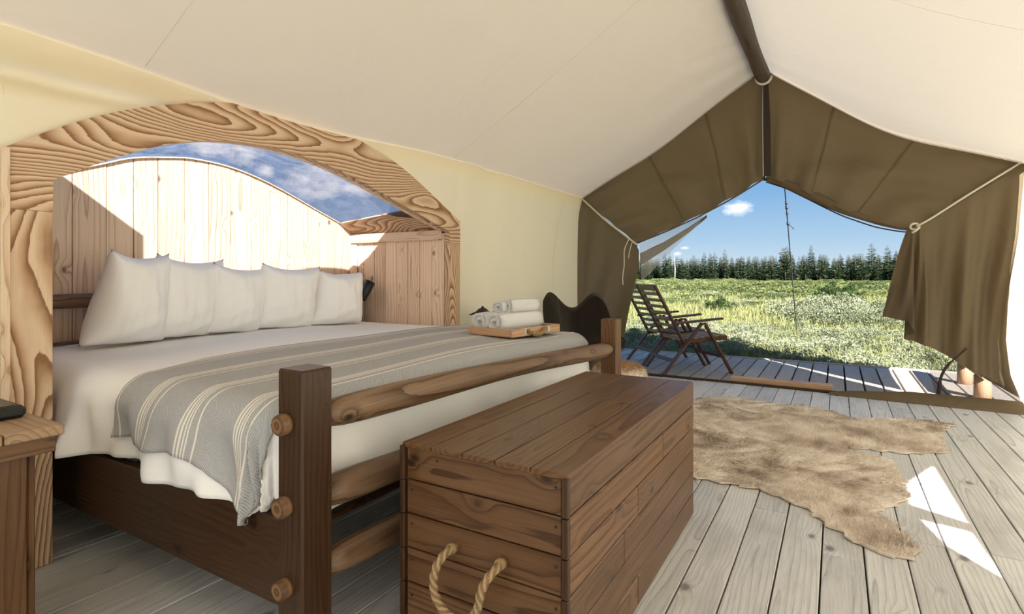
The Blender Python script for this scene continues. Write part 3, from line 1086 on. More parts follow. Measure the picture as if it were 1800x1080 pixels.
for z, r in ((.87, .034), (.64, .034)):
    tube('head_rail', [bl((-3.20, .95 + 2.0 * t, z + .006 * math.sin(6 * t))) for t in np.linspace(0, 1, 16)], [r * (1 + .05 * math.sin(8 * t)) for t in np.linspace(0, 1, 16)], 'log_y', bed, 12)
box('side_rail', bl((-2.17, .918, .262)), (1.98, .038, .225), 'bedwood_x', bed, .004)
box('side_rail', bl((-2.17, 2.99, .262)), (1.98, .038, .225), 'bedwood_x', bed, .004)
for k in range(9):
    box('slat', bl((-3.05 + k * .22, 1.955, .305)), (.09, 2.03, .02), 'bedwood_y', bed, .002)

mattress = box('mattress', (-2.24, 1.955, .455), (1.92, 1.93, .27), 'linen', None, .05)
tag(mattress, 'thick mattress under the white bedding', 'mattress')


# ------------------------------------------------------------------ bedding draped over the mattress
XHEAD, XFLAT, YA, YBF, ZTOP, RAD = -3.22, -1.335, .985, 2.925, .655, .10


def drape(p, q, off=0.0, wr=1.0, ph=0.0):
    ex = max(0.0, p - XFLAT)
    ey = YA - q if q < YA else (q - YBF if q > YBF else 0.0)
    sy = -1 if q < YA else 1
    cx, cy = min(p, XFLAT), min(max(q, YA), YBF)
    e = math.hypot(ex, ey)
    R = RAD + off
    crown = .018 * math.sin(math.pi * (cy - YA) / (YBF - YA)) + .008 * math.sin(5 * p + 2 * q) * math.sin(3.1 * q + ph)
    if e < 1e-6:
        return (cx, cy, ZTOP + off + crown)
    dx, dy = ex / e, sy * ey / e
    e = max(ex, ey)
    q_ = R * math.pi / 2
    if e < q_:
        r, h = R * math.sin(e / R), R * (1 - math.cos(e / R))
    else:
        r, h = R, R + (e - q_)
    hang = min(1.0, max(0.0, h - .03) / .22)
    along = p * dy - q * dx * 1.0
    w = .022 * math.sin(11 * along + 1.3 + ph) + .016 * math.sin(23 * along + 2.1 * h * 8 + ph) + .007 * math.sin(47 * along + ph)
    w += .012 * math.sin(7 * along + 14 * h)
    lim = (.35 if ex > ey else 1.0) * (abs(dx * dx - dy * dy) ** .7)
    r += hang * w * wr * lim + hang * .012
    if ex > .02 and cy < 1.2 and ey > 0:
        r -= hang * .02
    return (cx + dx * r, cy + dy * r, ZTOP + off - h + crown * (1 - min(1, h / .1)))


def drape_sheet(name, p0, p1, hem_near, hem_far, hem_foot, off, m, nu, nv, wr=1.0, ph=0.0, thick=.008):
    """p0..p1 along the bed (p1 may be a function of q), hems as drop lengths past the flat top"""
    P = np.zeros((nu, nv, 3))
    UV = np.zeros((nu, nv, 2))
    for i in range(nu):
        s = i / (nu - 1)
        for j in range(nv):
            t = j / (nv - 1)
            pe = p1(t) if callable(p1) else p1
            ps = p0(t) if callable(p0) else p0
            p = ps + (pe - ps) * s
            qa = YA - hem_near(p)
            qb = YBF + hem_far(p)
            q = qa + (qb - qa) * t
            P[i, j] = drape(p, q, off, wr, ph)
            UV[i, j] = (p, q)
    o = link(name, grid_mesh(name, P, UV), m, None, smooth=True)
    sol = o.modifiers.new('thickness', 'SOLIDIFY')
    sol.thickness = thick
    sol.offset = -1
    return o


nh = lambda p: .335 + .018 * math.sin(4.2 * p) + .010 * math.sin(9.7 * p) - .02 * max(0, -2.6 - p) - .06 * max(0, (p - XFLAT) / .3)
fh = lambda p: .33
duvet = drape_sheet('duvet', XHEAD, lambda t: XFLAT + .37, nh, fh, None, 0.0, 'linen', 150, 200, 1.0, 0.0, .014)
tag(duvet, 'white duvet spread over the bed and hanging down its sides', 'duvet')
th = lambda p: float(np.interp(p, [-2.2, -2.09, -1.9, -1.65, -1.5, -1.40, -1.32, -1.25, -1.1], [.26, .265, .262, .245, .27, .33, .385, .35, .28])) + .006 * math.sin(17 * p)
throw = drape_sheet('throw_blanket', lambda t: float(np.interp(t, [0, .06, .12, .2, 1], [-2.06, -2.03, -2.035, -2.10, -2.17])), lambda t: XFLAT + .13, th, lambda p: .24, None, .012, 'throw', 120, 200, 1.0, .25, .006)
tag(throw, 'grey woven throw blanket with cream stripes across the foot of the bed', 'blanket')


# ------------------------------------------------------------------ pillows
def pillow_mesh(w, h, T, seed, taper):
    r = random.Random(seed)
    n = 30
    a = [r.uniform(0, 6) for _ in range(6)]
    out = []
    for sgn in (1, -1):
        P = np.zeros((n, n, 3))
        for i in range(n):
            for j in range(n):
                u, v = -1 + 2 * i / (n - 1), -1 + 2 * j / (n - 1)
                x = w / 2 * u * (1 - .10 * (1 - v * v)) * (1 - taper * (v + .4))
                z = h / 2 * v * (1 - .17 * (1 - u * u) ** .8 * (1 if v > 0 else .2))
                th = ((1 - u ** 2) * (1 - v ** 2)) ** .40
                th *= 1 + .35 * (-v) * (1 - v * v)
                y = sgn * T / 2 * th
                y += th * (.006 * math.sin(7 * u + 3 * v + a[0]) + .004 * math.sin(13 * v - 5 * u + a[1]) + .003 * math.sin(19 * u + a[2]))
                z += .008 * math.sin(3 * u + a[3]) * (1 - v * v)
                P[i, j] = (x, y, z)
        out.append(P)
    me = grid_mesh('pillow', np.concatenate([out[0], out[1][::-1]], 0))
    bm = bmesh.new()
    bm.from_mesh(me)
    bmesh.ops.remove_doubles(bm, verts=bm.verts, dist=.0008)
    bmesh.ops.recalc_face_normals(bm, faces=bm.faces)
    bm.to_mesh(me)
    bm.free()
    return me


for k, (x, y, w, h, rz, lean, roll, tp, lab) in enumerate([
        (-2.90, 1.325, .36, .46, 8, 14, 2, .17, 'tall white pillow nearest the left post, first of five'),
        (-2.97, 1.60, .40, .445, 8, 14, 3, .03, 'white pillow beside the tall one, second from the left post'),
        (-2.96, 1.885, .36, .405, 0, 14, 4, .03, 'middle pillow of the five against the head wall'),
        (-2.93, 2.20, .41, .41, -8, 15, 3, .05, 'white pillow second from the black reading lamp'),
        (-2.90, 2.575, .43, .375, -6, 15, 1, .17, 'white pillow at the right end beside the black reading lamp')]):
    pl = link('pillow', pillow_mesh(w, h, .25, 40 + k, tp), 'pillowcase', None, (x, y, .655 + h / 2 + .008), (math.radians(roll), 0, 0), True)
    pl.rotation_euler = (Matrix.Rotation(math.radians(90 + rz), 3, 'Z') @ Matrix.Rotation(math.radians(lean), 3, 'X') @ Matrix.Rotation(math.radians(roll), 3, 'Y')).to_euler()
    tag(pl, lab, 'pillow', 'white pillows along the head of the bed')

# reading lamp clipped to the right head post
rl_ = empty('reading_lamp', (-3.105, 2.975, .885))
tag(rl_, 'small black reading lamp fixed to the right head post', 'lamp')
R_ = Euler((math.radians(-28), math.radians(8), 0))
lathe('lamp_shade', [(.0, .075), (.038, .075), (.042, .07), (.034, -.07), (.030, -.075), (.028, -.07), (.03, .0), (.0, .05)], 'black', rl_, (.06, 0, 0), 20, R_)
box('bracket', (-.005, 0, -.01), (.09, .02, .03), 'black', rl_, .003)

# ------------------------------------------------------------------ storage chest
CX0, CX1, CY0, CY1, CH = -1.004, -.514, 1.114, 2.360, .550
chest = empty('storage_chest', ((CX0 + CX1) / 2, (CY0 + CY1) / 2, 0))
tag(chest, 'brown plank storage chest with rope handle at the foot of the bed', 'chest')
co = Vector(chest.location)
cl = lambda p: tuple(Vector(p) - co)
box('body', cl(((CX0 + CX1) / 2, (CY0 + CY1) / 2, .265)), (CX1 - CX0 - .036, CY1 - CY0 - .036, .51), 'subfloor', chest, 0)
ph_ = (CH - .022) / 6 + .0036
for k in range(6):
    z0 = .002 + k * (CH - .004) / 6
    hh = (CH - .004) / 6 - .0035
    zc = z0 + hh / 2
    for yy, sg in ((CY0, 1), (CY1, -1)):
        box('plank', cl(((CX0 + CX1) / 2, yy + sg * .009, zc)), (CX1 - CX0 - .034, .018, hh), 'stain_x', chest, .0025)
    cut = RNG.choice([None, None, .4, .62, .3]) if k != 5 else None
    segs = [(CY0 + .006, CY1 - .006)] if cut is None else [(CY0 + .006, CY0 + (CY1 - CY0) * cut - .001), (CY0 + (CY1 - CY0) * cut + .001, CY1 - .006)]
    for sx, xx in ((-1, CX1), (1, CX0)):
        for a, b in segs:
            box('plank', cl((xx + sx * .009, (a + b) / 2, zc)), (.018, round(b - a, 4), hh), 'stain_y', chest, .0025)
    for xx in (CX0 + .006, CX1 - .006):
        box('corner_strip', cl((xx, CY0 - .001, zc)), (.016, .016, hh + .001), 'bedwood_z', chest, .002)
wt = (CX1 - CX0) / 5
for k in range(5):
    box('lid_plank', cl((CX0 + wt * (k + .5), (CY0 + CY1) / 2, CH - .004)), (wt - .003, CY1 - CY0 + .004, .014), 'stain_y', chest, .002)
pts = resample([(-.828, CY0 + .01, .315), (-.828, CY0 - .035, .316), (-.838, CY0 - .06, .295), (-.846, CY0 - .066, .255), (-.840, CY0 - .066, .22), (-.815, CY0 - .066, .192),
                (-.775, CY0 - .066, .180), (-.735, CY0 - .066, .195), (-.712, CY0 - .066, .23), (-.705, CY0 - .066, .27), (-.694, CY0 - .058, .297), (-.684, CY0 - .035, .312), (-.684, CY0 + .01, .314)], 60)
hd = link('rope_handle', tube_mesh('rope', [cl(p) for p in pts], [.0105 + .0012 * math.sin(i * 1.9) for i in range(60)], 12, True), 'rope', chest)
for x in (-.828, -.684):
    tube('rope_whipping', [cl((x, CY0 - .004, .314)), cl((x, CY0 - .022, .316))], .0135, 'rope', hd, 10)
for k, (zz, xs_) in enumerate([(.51, (-.97, -.885, -.545)), (.42, (-.97, -.545)), (.33, (-.97, -.545)), (.235, (-.97, -.545)), (.14, (-.97, -.545))]):
    for x in xs_:
        link('nail', tube_mesh('nail', [(0, .002, 0), (0, -.001, 0)], .004, 8), 'nail', chest, cl((x, CY0, zz + .01)))

# ------------------------------------------------------------------ bedside tables


def nightstand(loc, label, near):
    t = empty('bedside_table', loc)
    tag(t, label, 'table', 'bedside tables')
    # local: x from -.48 to 0, y from -.36 to 0 ; the corner facing the bed foot is the origin
    for k in range(3):
        box('top_plank', (-.24, -.06 - k * .12, .608), (.50, .117, .026), 'stain_x' if not near else 'floorwarm_x', t, .003)
    box('apron', (-.012, -.18, .575), (.02, .33, .042), 'stain_y', t, .002)
    box('apron', (-.468, -.18, .575), (.02, .33, .042), 'stain_y', t, .002)
    box('apron', (-.24, -.020, .575), (.43, .02, .042), 'stain_x', t, .002)
    box('apron', (-.24, -.34, .575), (.43, .02, .042), 'stain_x', t, .002)
    for k in range(3):
        box('side_panel', (-.032, -.115 - k * .1, .277), (.02, .098, .553), 'stain_z', t, .003)
        box('side_panel', (-.448, -.115 - k * .1, .277), (.02, .098, .553), 'stain_z', t, .003)
    for k in range(4):
        box('front_panel', (-.09 - k * .1, -.052, .277), (.098, .016, .553), 'stain_z', t, .003)
        box('front_panel', (-.09 - k * .1, -.325, .277), (.098, .016, .553), 'stain_z', t, .003)
    return t


wood('floorwarm_x', (.10, .055, .03), (.25, .155, .09), (.36, .24, .15), 'x', 60, .5, vary=.2)
nightstand((-1.700, .618, 0), 'rough wooden bedside table beside the left arch post', True)
nightstand((-1.845, 3.60, 0), 'wooden bedside table beyond the far side of the bed', False)

# flat black box on the near bedside table
ck = empty('alarm_clock', (-1.935, .545, .621))
tag(ck, 'flat black rounded box lying on the near bedside table', 'clock')
box('body', (0, 0, .017), (.16, .10, .034), 'black', ck, .010)
box('face', (.0, 0, .0345), (.125, .07, .002), 'leather', ck, .0)

# ------------------------------------------------------------------ tray with rolled towels
TR = math.radians(-9)
tray = empty('wooden_tray', (-1.515, 2.585, .685), TR)
tag(tray, 'wooden serving tray with rope handles standing on the throw', 'tray')
TW, TL, TH = .31, .42, .042
box('base', (0, 0, .005), (TW - .01, TL - .01, .010), 'stain_y', tray, .002)
for sx in (-1, 1):
    box('side', (sx * (TW / 2 - .008), 0, TH / 2), (.016, TL, TH), 'tray_y', tray, .003)
    box('end', (0, sx * (TL / 2 - .008), TH / 2), (TW - .034, .016, TH), 'tray_x', tray, .003)
    xx = sx * (TW / 2 + .010)
    pts = resample([(sx * (TW / 2 - .004), -.085, .027), (xx, -.083, .026), (xx + sx * .012, -.055, .008), (xx + sx * .012, -.01, .004), (xx + sx * .012, .02, .012), (xx + sx * .006, .05, .028), (sx * (TW / 2 - .004), .08, .03)], 30)
    h = link('rope_handle', tube_mesh('rope', pts, .0105, 10, True), 'rope', tray)
    for yy in (-.10, .10):
        box('plate', (sx * (TW / 2 + .001), yy, .024), (.003, .018, .028), 'steel', tray, .001)


def towel(loc, rz, r, L, label):
    n = 90
    pts = []
    for i in range(n):
        t = i / (n - 1)
        a = 2 * math.pi * 3.3 * t - .9
        rad = .008 + (r - .008) * t
        pts.append((rad * math.cos(a), rad * math.sin(a) * .93))
    P = np.zeros((n, 9, 3))
    for i in range(n):
        for j in range(9):
            v = -1 + 2 * j / 8
            k = 1 - .10 * abs(v) ** 5
            P[i, j] = (pts[i][0] * k, v * L / 2 + .004 * math.sin(i * .35), pts[i][1] * k)
    o = link('rolled_towel', grid_mesh('towel', P), 'towel', None, loc, (0, 0, rz), True)
    s = o.modifiers.new('pile', 'SOLIDIFY')
    s.thickness = r * .27
    s.offset = -1
    return tag(o, label, 'towel', 'rolled white towels on the tray')


def tl(x, y, z):
    c, s = math.cos(TR), math.sin(TR)
    return (-1.515 + c * x - s * y, 2.585 + s * x + c * y, .685 + z)


towel(tl(-.093, -.01, .064), TR, .054, .35, 'rolled white towel at the left of the bottom row on the tray')
towel(tl(.012, -.01, .064), TR, .054, .35, 'rolled white towel at the right of the bottom row on the tray')
towel(tl(-.045, .035, .140), TR, .036, .25, 'smaller rolled white towel lying on top of the other two')
towel(tl(-.003, .055, .146), TR, .040, .24, 'plump rolled white towel at the right of the top row')

# lamp and bottle on the far bedside table
ln_ = empty('lantern', (-2.215, 3.315, .621))
tag(ln_, 'small black lantern with a flared cap on the far bedside table', 'lantern')
lathe('base', [(0, 0), (.045, 0), (.045, .012), (.03, .02), (.028, .03), (0, .03)], 'black', ln_)
lathe('cap', [(0, .155), (.008, .152), (.012, .142), (.03, .135), (.038, .125), (.055, .112), (.058, .105), (.05, .102), (.03, .115), (0, .118)], 'black', ln_)
lathe('collar', [(.042, .112), (.044, .085), (.040, .085), (.038, .11)], 'black', ln_)
for a in range(4):
    an = a * math.pi / 2 + .4
    tube('post', [(.036 * math.cos(an), .036 * math.sin(an), .02), (.038 * math.cos(an), .038 * math.sin(an), .10)], .003, 'black', ln_, 6)
tube('handle', [(-.05, -.01, .108), (-.075, -.02, .095), (-.095, -.03, .088)], [.006, .006, .005], 'black', ln_, 8)
bt_ = empty('bottle', (-2.035, 3.40, .621))
tag(bt_, 'dark bottle with a pointed cap half hidden behind the towels', 'bottle')
lathe('flask', [(0, 0), (.03, 0), (.032, .01), (.032, .11), (.014, .14), (.013, .165), (0, .165)], 'leather', bt_)
lathe('stopper', [(0, .208), (.006, .204), (.015, .18), (.016, .165), (0, .165)], 'leather', bt_)

# ------------------------------------------------------------------ leather butterfly chair
bc = empty('butterfly_chair', (-1.975, 4.62, 0))
tag(bc, 'dark leather butterfly sling chair between the bed and the door', 'chair')


def sling(u, v):
    uu, vv = u * math.sqrt(1 - .42 * v * v), v * math.sqrt(1 - .42 * u * u)
    t = (vv + 1) / 2
    s = abs(uu)
    side = (1 - math.cos(math.pi * min(1, s / .66))) / 2
    w = (.36 - .07 * math.sin(math.pi * t)) / .86
    x = uu * w
    y = -.33 + .66 * t + .10 * (1 - s) * (1 - 2 * t) * .6
    zb = .965 * (1 - t) + .50 * t
    z = zb - .36 * math.sin(math.pi * min(1, t * 1.0)) ** .9 - (.25 * (1 - side)) * (1 - t) ** 1.0 - .10 * (1 - side) * t ** 2
    return (x, y, z)


G = np.array([[sling(-1 + 2 * i / 35, -1 + 2 * j / 35) for j in range(36)] for i in range(36)])
sl = link('sling', grid_mesh('sling', G), 'leather', bc, smooth=True)
sd = sl.modifiers.new('t', 'SOLIDIFY')
sd.thickness = .005
edge = [sling(-1 + 2 * i / 35, -1) for i in range(36)] + [sling(1, -1 + 2 * i / 35) for i in range(1, 36)] + [sling(1 - 2 * i / 35, 1) for i in range(1, 36)] + [sling(-1, 1 - 2 * i / 35) for i in range(1, 36)]
tube('edge_stitching', edge, .004, 'leather', bc, 6)
ps = [sling(-.42, -1 + 1.5 * t) for t in np.linspace(0, 1, 20)]
tube('seam', [(p[0], p[1] - .004, p[2]) for p in ps], .0022, 'seam_thread', bc, 5)
for sx in (-1, 1):
    a, b = sling(sx * .97, -.97), sling(sx * .97, .97)
    tube('frame_rod', resample([(a[0], a[1] + .01, a[2] - .02), (sx * .20, .05, .40), (sx * .27, .30, .012)], 18), .007, 'black_metal', bc, 8)
    tube('frame_rod', resample([(b[0], b[1] - .01, b[2] - .02), (sx * .18, -.02, .24), (sx * .24, -.28, .012)], 18), .007, 'black_metal', bc, 8)
for yy, w in ((.30, .27), (-.28, .24)):
    tube('floor_rod', [(-w, yy, .010), (w, yy, .010)], .007, 'black_metal', bc, 8)


# ------------------------------------------------------------------ fur helpers
def fur_mesh(name, base, direc, length, width, tones):
    n = len(base)
    side = np.cross(direc, np.array([0, 0, 1.0]))
    nn = np.linalg.norm(side, axis=1, keepdims=True)
    side = np.where(nn > 1e-3, side / np.maximum(nn, 1e-3), np.array([1.0, 0, 0]))
    ang = NR.uniform(-.8, .8, (n, 1))
    up = np.cross(side, direc)
    up /= np.maximum(np.linalg.norm(up, axis=1, keepdims=True), 1e-6)
    side = side * np.cos(ang) + up * np.sin(ang)
    L = length.reshape(-1, 1)
    V = np.stack([base - side * width, base + side * width, base + direc * L], 1).reshape(-1, 3)
    me = bpy.data.meshes.new(name)
    me.vertices.add(3 * n)
    me.vertices.foreach_set('co', V.ravel())
    me.loops.add(3 * n)
    me.loops.foreach_set('vertex_index', np.arange(3 * n))
    me.polygons.add(n)
    me.polygons.foreach_set('loop_start', np.arange(0, 3 * n, 3))
    me.update(calc_edges=True)
    at = me.attributes.new('tone', 'FLOAT', 'POINT')
    at.data.foreach_set('value', np.repeat(tones, 3))
    return me


def in_poly(pts, poly):
    x, y = pts[:, 0], pts[:, 1]
    r = np.zeros(len(pts), bool)
    m = len(poly)
    for i in range(m):
        x0, y0 = poly[i]
        x1, y1 = poly[(i + 1) % m]
        c = ((y0 > y) != (y1 > y)) & (x < (x1 - x0) * (y - y0) / (y1 - y0 + 1e-12) + x0)
        r ^= c
    return r


# hide rug
RUG = [(-1.0, 4.30), (-.969, 4.50), (-.85, 4.66), (-.717, 4.748), (-.55, 4.70), (-.377, 4.677), (-.2, 4.69), (-.072, 4.652), (.03, 4.52), (.102, 4.459), (.25, 4.53), (.42, 4.63), (.567, 4.667), (.61, 4.63), (.673, 4.62), (.675, 4.57), (.60, 4.50),
       (.585, 4.38), (.55, 4.267), (.54, 4.1), (.535, 3.95), (.522, 3.87), (.43, 3.80), (.354, 3.746), (.20, 3.72), (.05, 3.70), (.03, 3.66), (.20, 3.60), (.273, 3.537), (.262, 3.40), (.286, 3.265), (.27, 3.12), (.278, 2.986), (.22, 2.87), (.153, 2.78),
       (.16, 2.70), (.195, 2.64), (.24, 2.50), (.258, 2.40), (.215, 2.345), (.172, 2.337), (.12, 2.36), (.072, 2.39), (.01, 2.46), (-.06, 2.557), (-.11, 2.63), (-.172, 2.685), (-.25, 2.735), (-.319, 2.767), (-.443, 2.765), (-.594, 2.76), (-.75, 2.80), (-.95, 2.75), (-1.05, 2.95), (-.95, 3.2), (-.92, 3.7)]
rug = empty('hide_rug', (-.2, 3.6, 0))
tag(rug, 'tan and brown animal hide rug on the plank floor beside the chest', 'rug')
po = [(p[0] + .2 + .012 * math.sin(i * 2.1) + .008 * math.sin(i * 5.3), p[1] - 3.6 + .014 * math.sin(i * 1.7)) for i, p in enumerate(resample(RUG + RUG[:1], 260, False)[:-1])]
bm = bmesh.new()
vs = [bm.verts.new((x, y, .004)) for x, y in po]
f = bm.faces.new(vs)
ex = bmesh.ops.extrude_face_region(bm, geom=[f])
for v in ex['geom']:
    if isinstance(v, bmesh.types.BMVert):
        v.co.z = .012
bmesh.ops.recalc_face_normals(bm, faces=bm.faces)
bmesh.ops.triangulate(bm, faces=bm.faces)
me = bpy.data.meshes.new('skin')
bm.to_mesh(me)
bm.free()
link('skin', me, 'hide', rug)
cnd = np.stack([NR.uniform(-.86, .88, 110000), NR.uniform(-1.27, 1.16, 110000)], 1)
cnd = cnd[in_poly(cnd, po)]
nb = len(cnd)
lump = np.sin(cnd[:, 0] * 23 + 3 * np.sin(cnd[:, 1] * 9)) * np.sin(cnd[:, 1] * 17 + 2 * np.sin(cnd[:, 0] * 13))
base = np.concatenate([cnd, np.full((nb, 1), .010)], 1)
ang = 1.2 * np.sin(cnd[:, 0] * 3.1 + 1) + .9 * np.sin(cnd[:, 1] * 4.3) + NR.normal(0, .35, nb) - .35
d = np.stack([np.cos(ang) * .92, np.sin(ang) * .5 - .3, np.clip(.34 + .30 * lump + NR.normal(0, .08, nb), .06, .9)], 1)
d /= np.linalg.norm(d, axis=1, keepdims=True)
fr_ = link('fur', fur_mesh('fur', base, d, NR.uniform(.018, .034, nb), .0013, NR.uniform(0, 1, nb)), 'hide', rug)
fr_['kind'] = 'stuff'

# sheepskin pouf
pf = empty('sheepskin_stool', (-1.395, 3.92, 0))
tag(pf, 'low round stool covered in cream and brown sheepskin behind the bed post', 'stool')
prof = [(0, .345), (.10, .343), (.155, .33), (.185, .30), (.198, .25), (.20, .18), (.195, .10), (.18, .05), (.15, .03), (0, .03)]
lathe('cushion', prof, 'sheepskin', pf, seg=32)
for a in range(3):
    an = a * 2.094 + .5
    tube('leg', [(.12 * math.cos(an), .12 * math.sin(an), .05), (.13 * math.cos(an), .13 * math.sin(an), 0)], .016, 'teak_z', pf, 10)
nf = 14000
th_ = NR.uniform(0, 2 * math.pi, nf)
tt = NR.uniform(0, 1, nf)
pr = np.array(prof[:-1])
sp = np.sqrt(tt) * (len(pr) - 1)
rr_ = np.interp(sp, np.arange(len(pr)), pr[:, 0])
zz_ = np.interp(sp, np.arange(len(pr)), pr[:, 1])
base = np.stack([rr_ * np.cos(th_), rr_ * np.sin(th_), zz_], 1)
nrm = np.stack([np.cos(th_) * np.clip(rr_ / .2, 0, 1), np.sin(th_) * np.clip(rr_ / .2, 0, 1), np.clip(1.3 - rr_ / .17, -.1, 1)], 1) + NR.normal(0, .4, (nf, 3))
nrm /= np.linalg.norm(nrm, axis=1, keepdims=True)
o = link('fleece', fur_mesh('fleece', base, nrm, NR.uniform(.012, .024, nf), .0016, NR.uniform(0, 1, nf)), 'sheepskin', pf)
o['kind'] = 'stuff'

# ------------------------------------------------------------------ deck chairs
HEAD = math.radians(42.5)


def deck_chair(loc, label):
    t = empty('deck_chair', loc, HEAD)
    tag(t, label, 'chair', 'slatted deck chairs outside the door')
    W = .53
    for y, s in ((0, 1), (W, -1)):
        o_ = y
        i_ = y + s * .045
        bar('rear_leg', (0.005, o_, .004), (.46, o_, .55), .024, .045, 'teak_*', t, (0, 1, 0))
        bar('front_leg', (.815, o_, .004), (.49, o_, .55), .024, .045, 'teak_*', t, (0, 1, 0))
        bar('back_rail', (.272, i_, .345), (-.062, i_, .955), .022, .045, 'teak_*', t, (0, 1, 0))
        bar('arm_rest', (.145, o_, .553), (.70, o_, .597), .055, .022, 'teak_*', t, (0, 0, 1))
        bar('seat_rail', (.24, y + s * .070, .345), (.80, y + s * .070, .385), .022, .045, 'teak_*', t, (0, 0, 1))
        link('bolt', tube_mesh('bolt', [(0, 0, 0), (0, -s * .004, 0)], .007, 8), 'steel', t, (.475, y - s * .014, .53))
        link('bolt', tube_mesh('bolt', [(0, 0, 0), (0, -s * .004, 0)], .007, 8), 'steel', t, (.70, y - s * .014, .205))
    p0, p1 = Vector((.272, 0, .345)), Vector((-.062, 0, .955))
    for k in range(9):
        a = .06 + k * .112
        c = p0 + (p1 - p0) * min(a, .965)
        wd = .038 if k < 8 else .075
        bar('back_slat', (c.x, .05, c.z), (c.x, W - .05, c.z), .012, wd, 'teakpale_y', t, (p1 - p0).normalized())
    for k in range(7):
        a = .06 + k * .145
        x, z = .24 + .56 * a, .37 + .04 * a
        bar('seat_slat', (x, .065, z), (x, W - .065, z), .055, .014, 'teakpale_y', t, (-.07, 0, 1))
    bar('stretcher', (.13, 0, .16), (.13, W, .16), .016, .04, 'teak_*', t, (.5, 0, .86))
    bar('stretcher', (.70, 0, .19), (.70, W, .19), .016, .04, 'teak_*', t, (-.5, 0, .86))
    return t


wood('teakpale_y', (.12, .07, .035), (.26, .17, .09), (.38, .27, .16), 'x', 70, .5, vary=.15, knots=False)
base_ = Vector((-1.565, 5.707, ZDECK))
exv = Vector((math.cos(HEAD), math.sin(HEAD), 0))
nv_ = Vector((-math.sin(HEAD), math.cos(HEAD), 0))
deck_chair(base_, 'slatted wooden deck chair standing nearer the tent door')
deck_chair(base_ + nv_ * .62 + exv * .116, 'slatted wooden deck chair farther out, partly hidden by the curtain')

# wooden board lying along the threshold, sunlight put into its honey colour
tb = bar('threshold_board', (-.86, YF + .12, ZDECK + .051), (-.03, YF + .15, ZDECK + .051), .11, .10, 'tray_x', None)
tag(tb, 'wooden board lying along the door threshold, honey coloured as if sunlit', 'board')

# low log bench at the right end of the deck
lb = empty('log_bench', (1.08, 6.2, ZDECK))
tag(lb, 'low peeled log bench on the deck seen through the dark netting', 'bench')
for y, x in ((.65, 0), (-.10, 0)):
    link('leg', tube_mesh('leg', [(0, 0, 0), (0, 0, .10), (0, 0, .20)], [.062, .060, .058], 14), 'tray_z', lb, (x, y, 0))
link('rail', tube_mesh('rail', [(0, -.35, 0), (0, .2, 0), (0, .9, 0)], [.052, .056, .052], 14), 'tray_y', lb, (0, 0, .235))

# guy rope from the awning ridge to the meadow
gr = empty('guy_rope', (-.56, YAWN, 2.70))
tag(gr, 'thin knotted guy rope running from the awning down to the meadow', 'rope')
G0, G1 = Vector((0, 0, 0)), Vector((-.681 + .56, 12.6 - YAWN, ZG - 2.70))
tube('line', [G0 + (G1 - G0) * t for t in np.linspace(0, 1, 20)], .008, 'cord_dark', gr, 6)
for t, r in ((.235, .022), (.252, .026), (.275, .020), (.315, .026)):
    p = G0 + (G1 - G0) * t
    tube('knot', [p + Vector((-.008, -.02, .018)), p + Vector((.012, 0, .004)), p + Vector((-.006, .01, -.02))], [r * .5, r, r * .5], 'cord_dark', gr, 8)
p = G0 + (G1 - G0) * .318
tube('tail', [p, p + Vector((.05, .01, -.03)), p + Vector((.075, .02, -.07))], .009, 'cord_dark', gr, 6)

# ------------------------------------------------------------------ meadow and treeline
bm = bmesh.new()
bmesh.ops.create_grid(bm, x_segments=60, y_segments=60, size=450)
for v in bm.verts:
    v.co.z = 0
me = bpy.data.meshes.new('ground')
bm.to_mesh(me)
bm.free()
tag(link('ground', me, 'meadow', None, (0, 200, ZG)), kind='structure')


def leaf_mesh(name, C, D, L, W, tone):
    """diamond leaves: centres C, directions D, lengths L, widths W"""
    n = len(C)
    rnd = NR.normal(0, 1, (n, 3))
    S = np.cross(D, rnd)
    S /= np.maximum(np.linalg.norm(S, axis=1, keepdims=True), 1e-6)
    L, W = L.reshape(-1, 1), W.reshape(-1, 1)
    V = np.stack([C, C + D * L * .45 + S * W, C + D * L, C + D * L * .45 - S * W], 1).reshape(-1, 3)
    me = bpy.data.meshes.new(name)
    me.vertices.add(4 * n)
    me.vertices.foreach_set('co', V.ravel())
    me.loops.add(4 * n)
    me.loops.foreach_set('vertex_index', np.arange(4 * n))
    me.polygons.add(n)
    me.polygons.foreach_set('loop_start', np.arange(0, 4 * n, 4))
    me.update(calc_edges=True)
    at = me.attributes.new('tone', 'FLOAT', 'POINT')
    at.data.foreach_set('value', np.repeat(tone, 4))
    return me


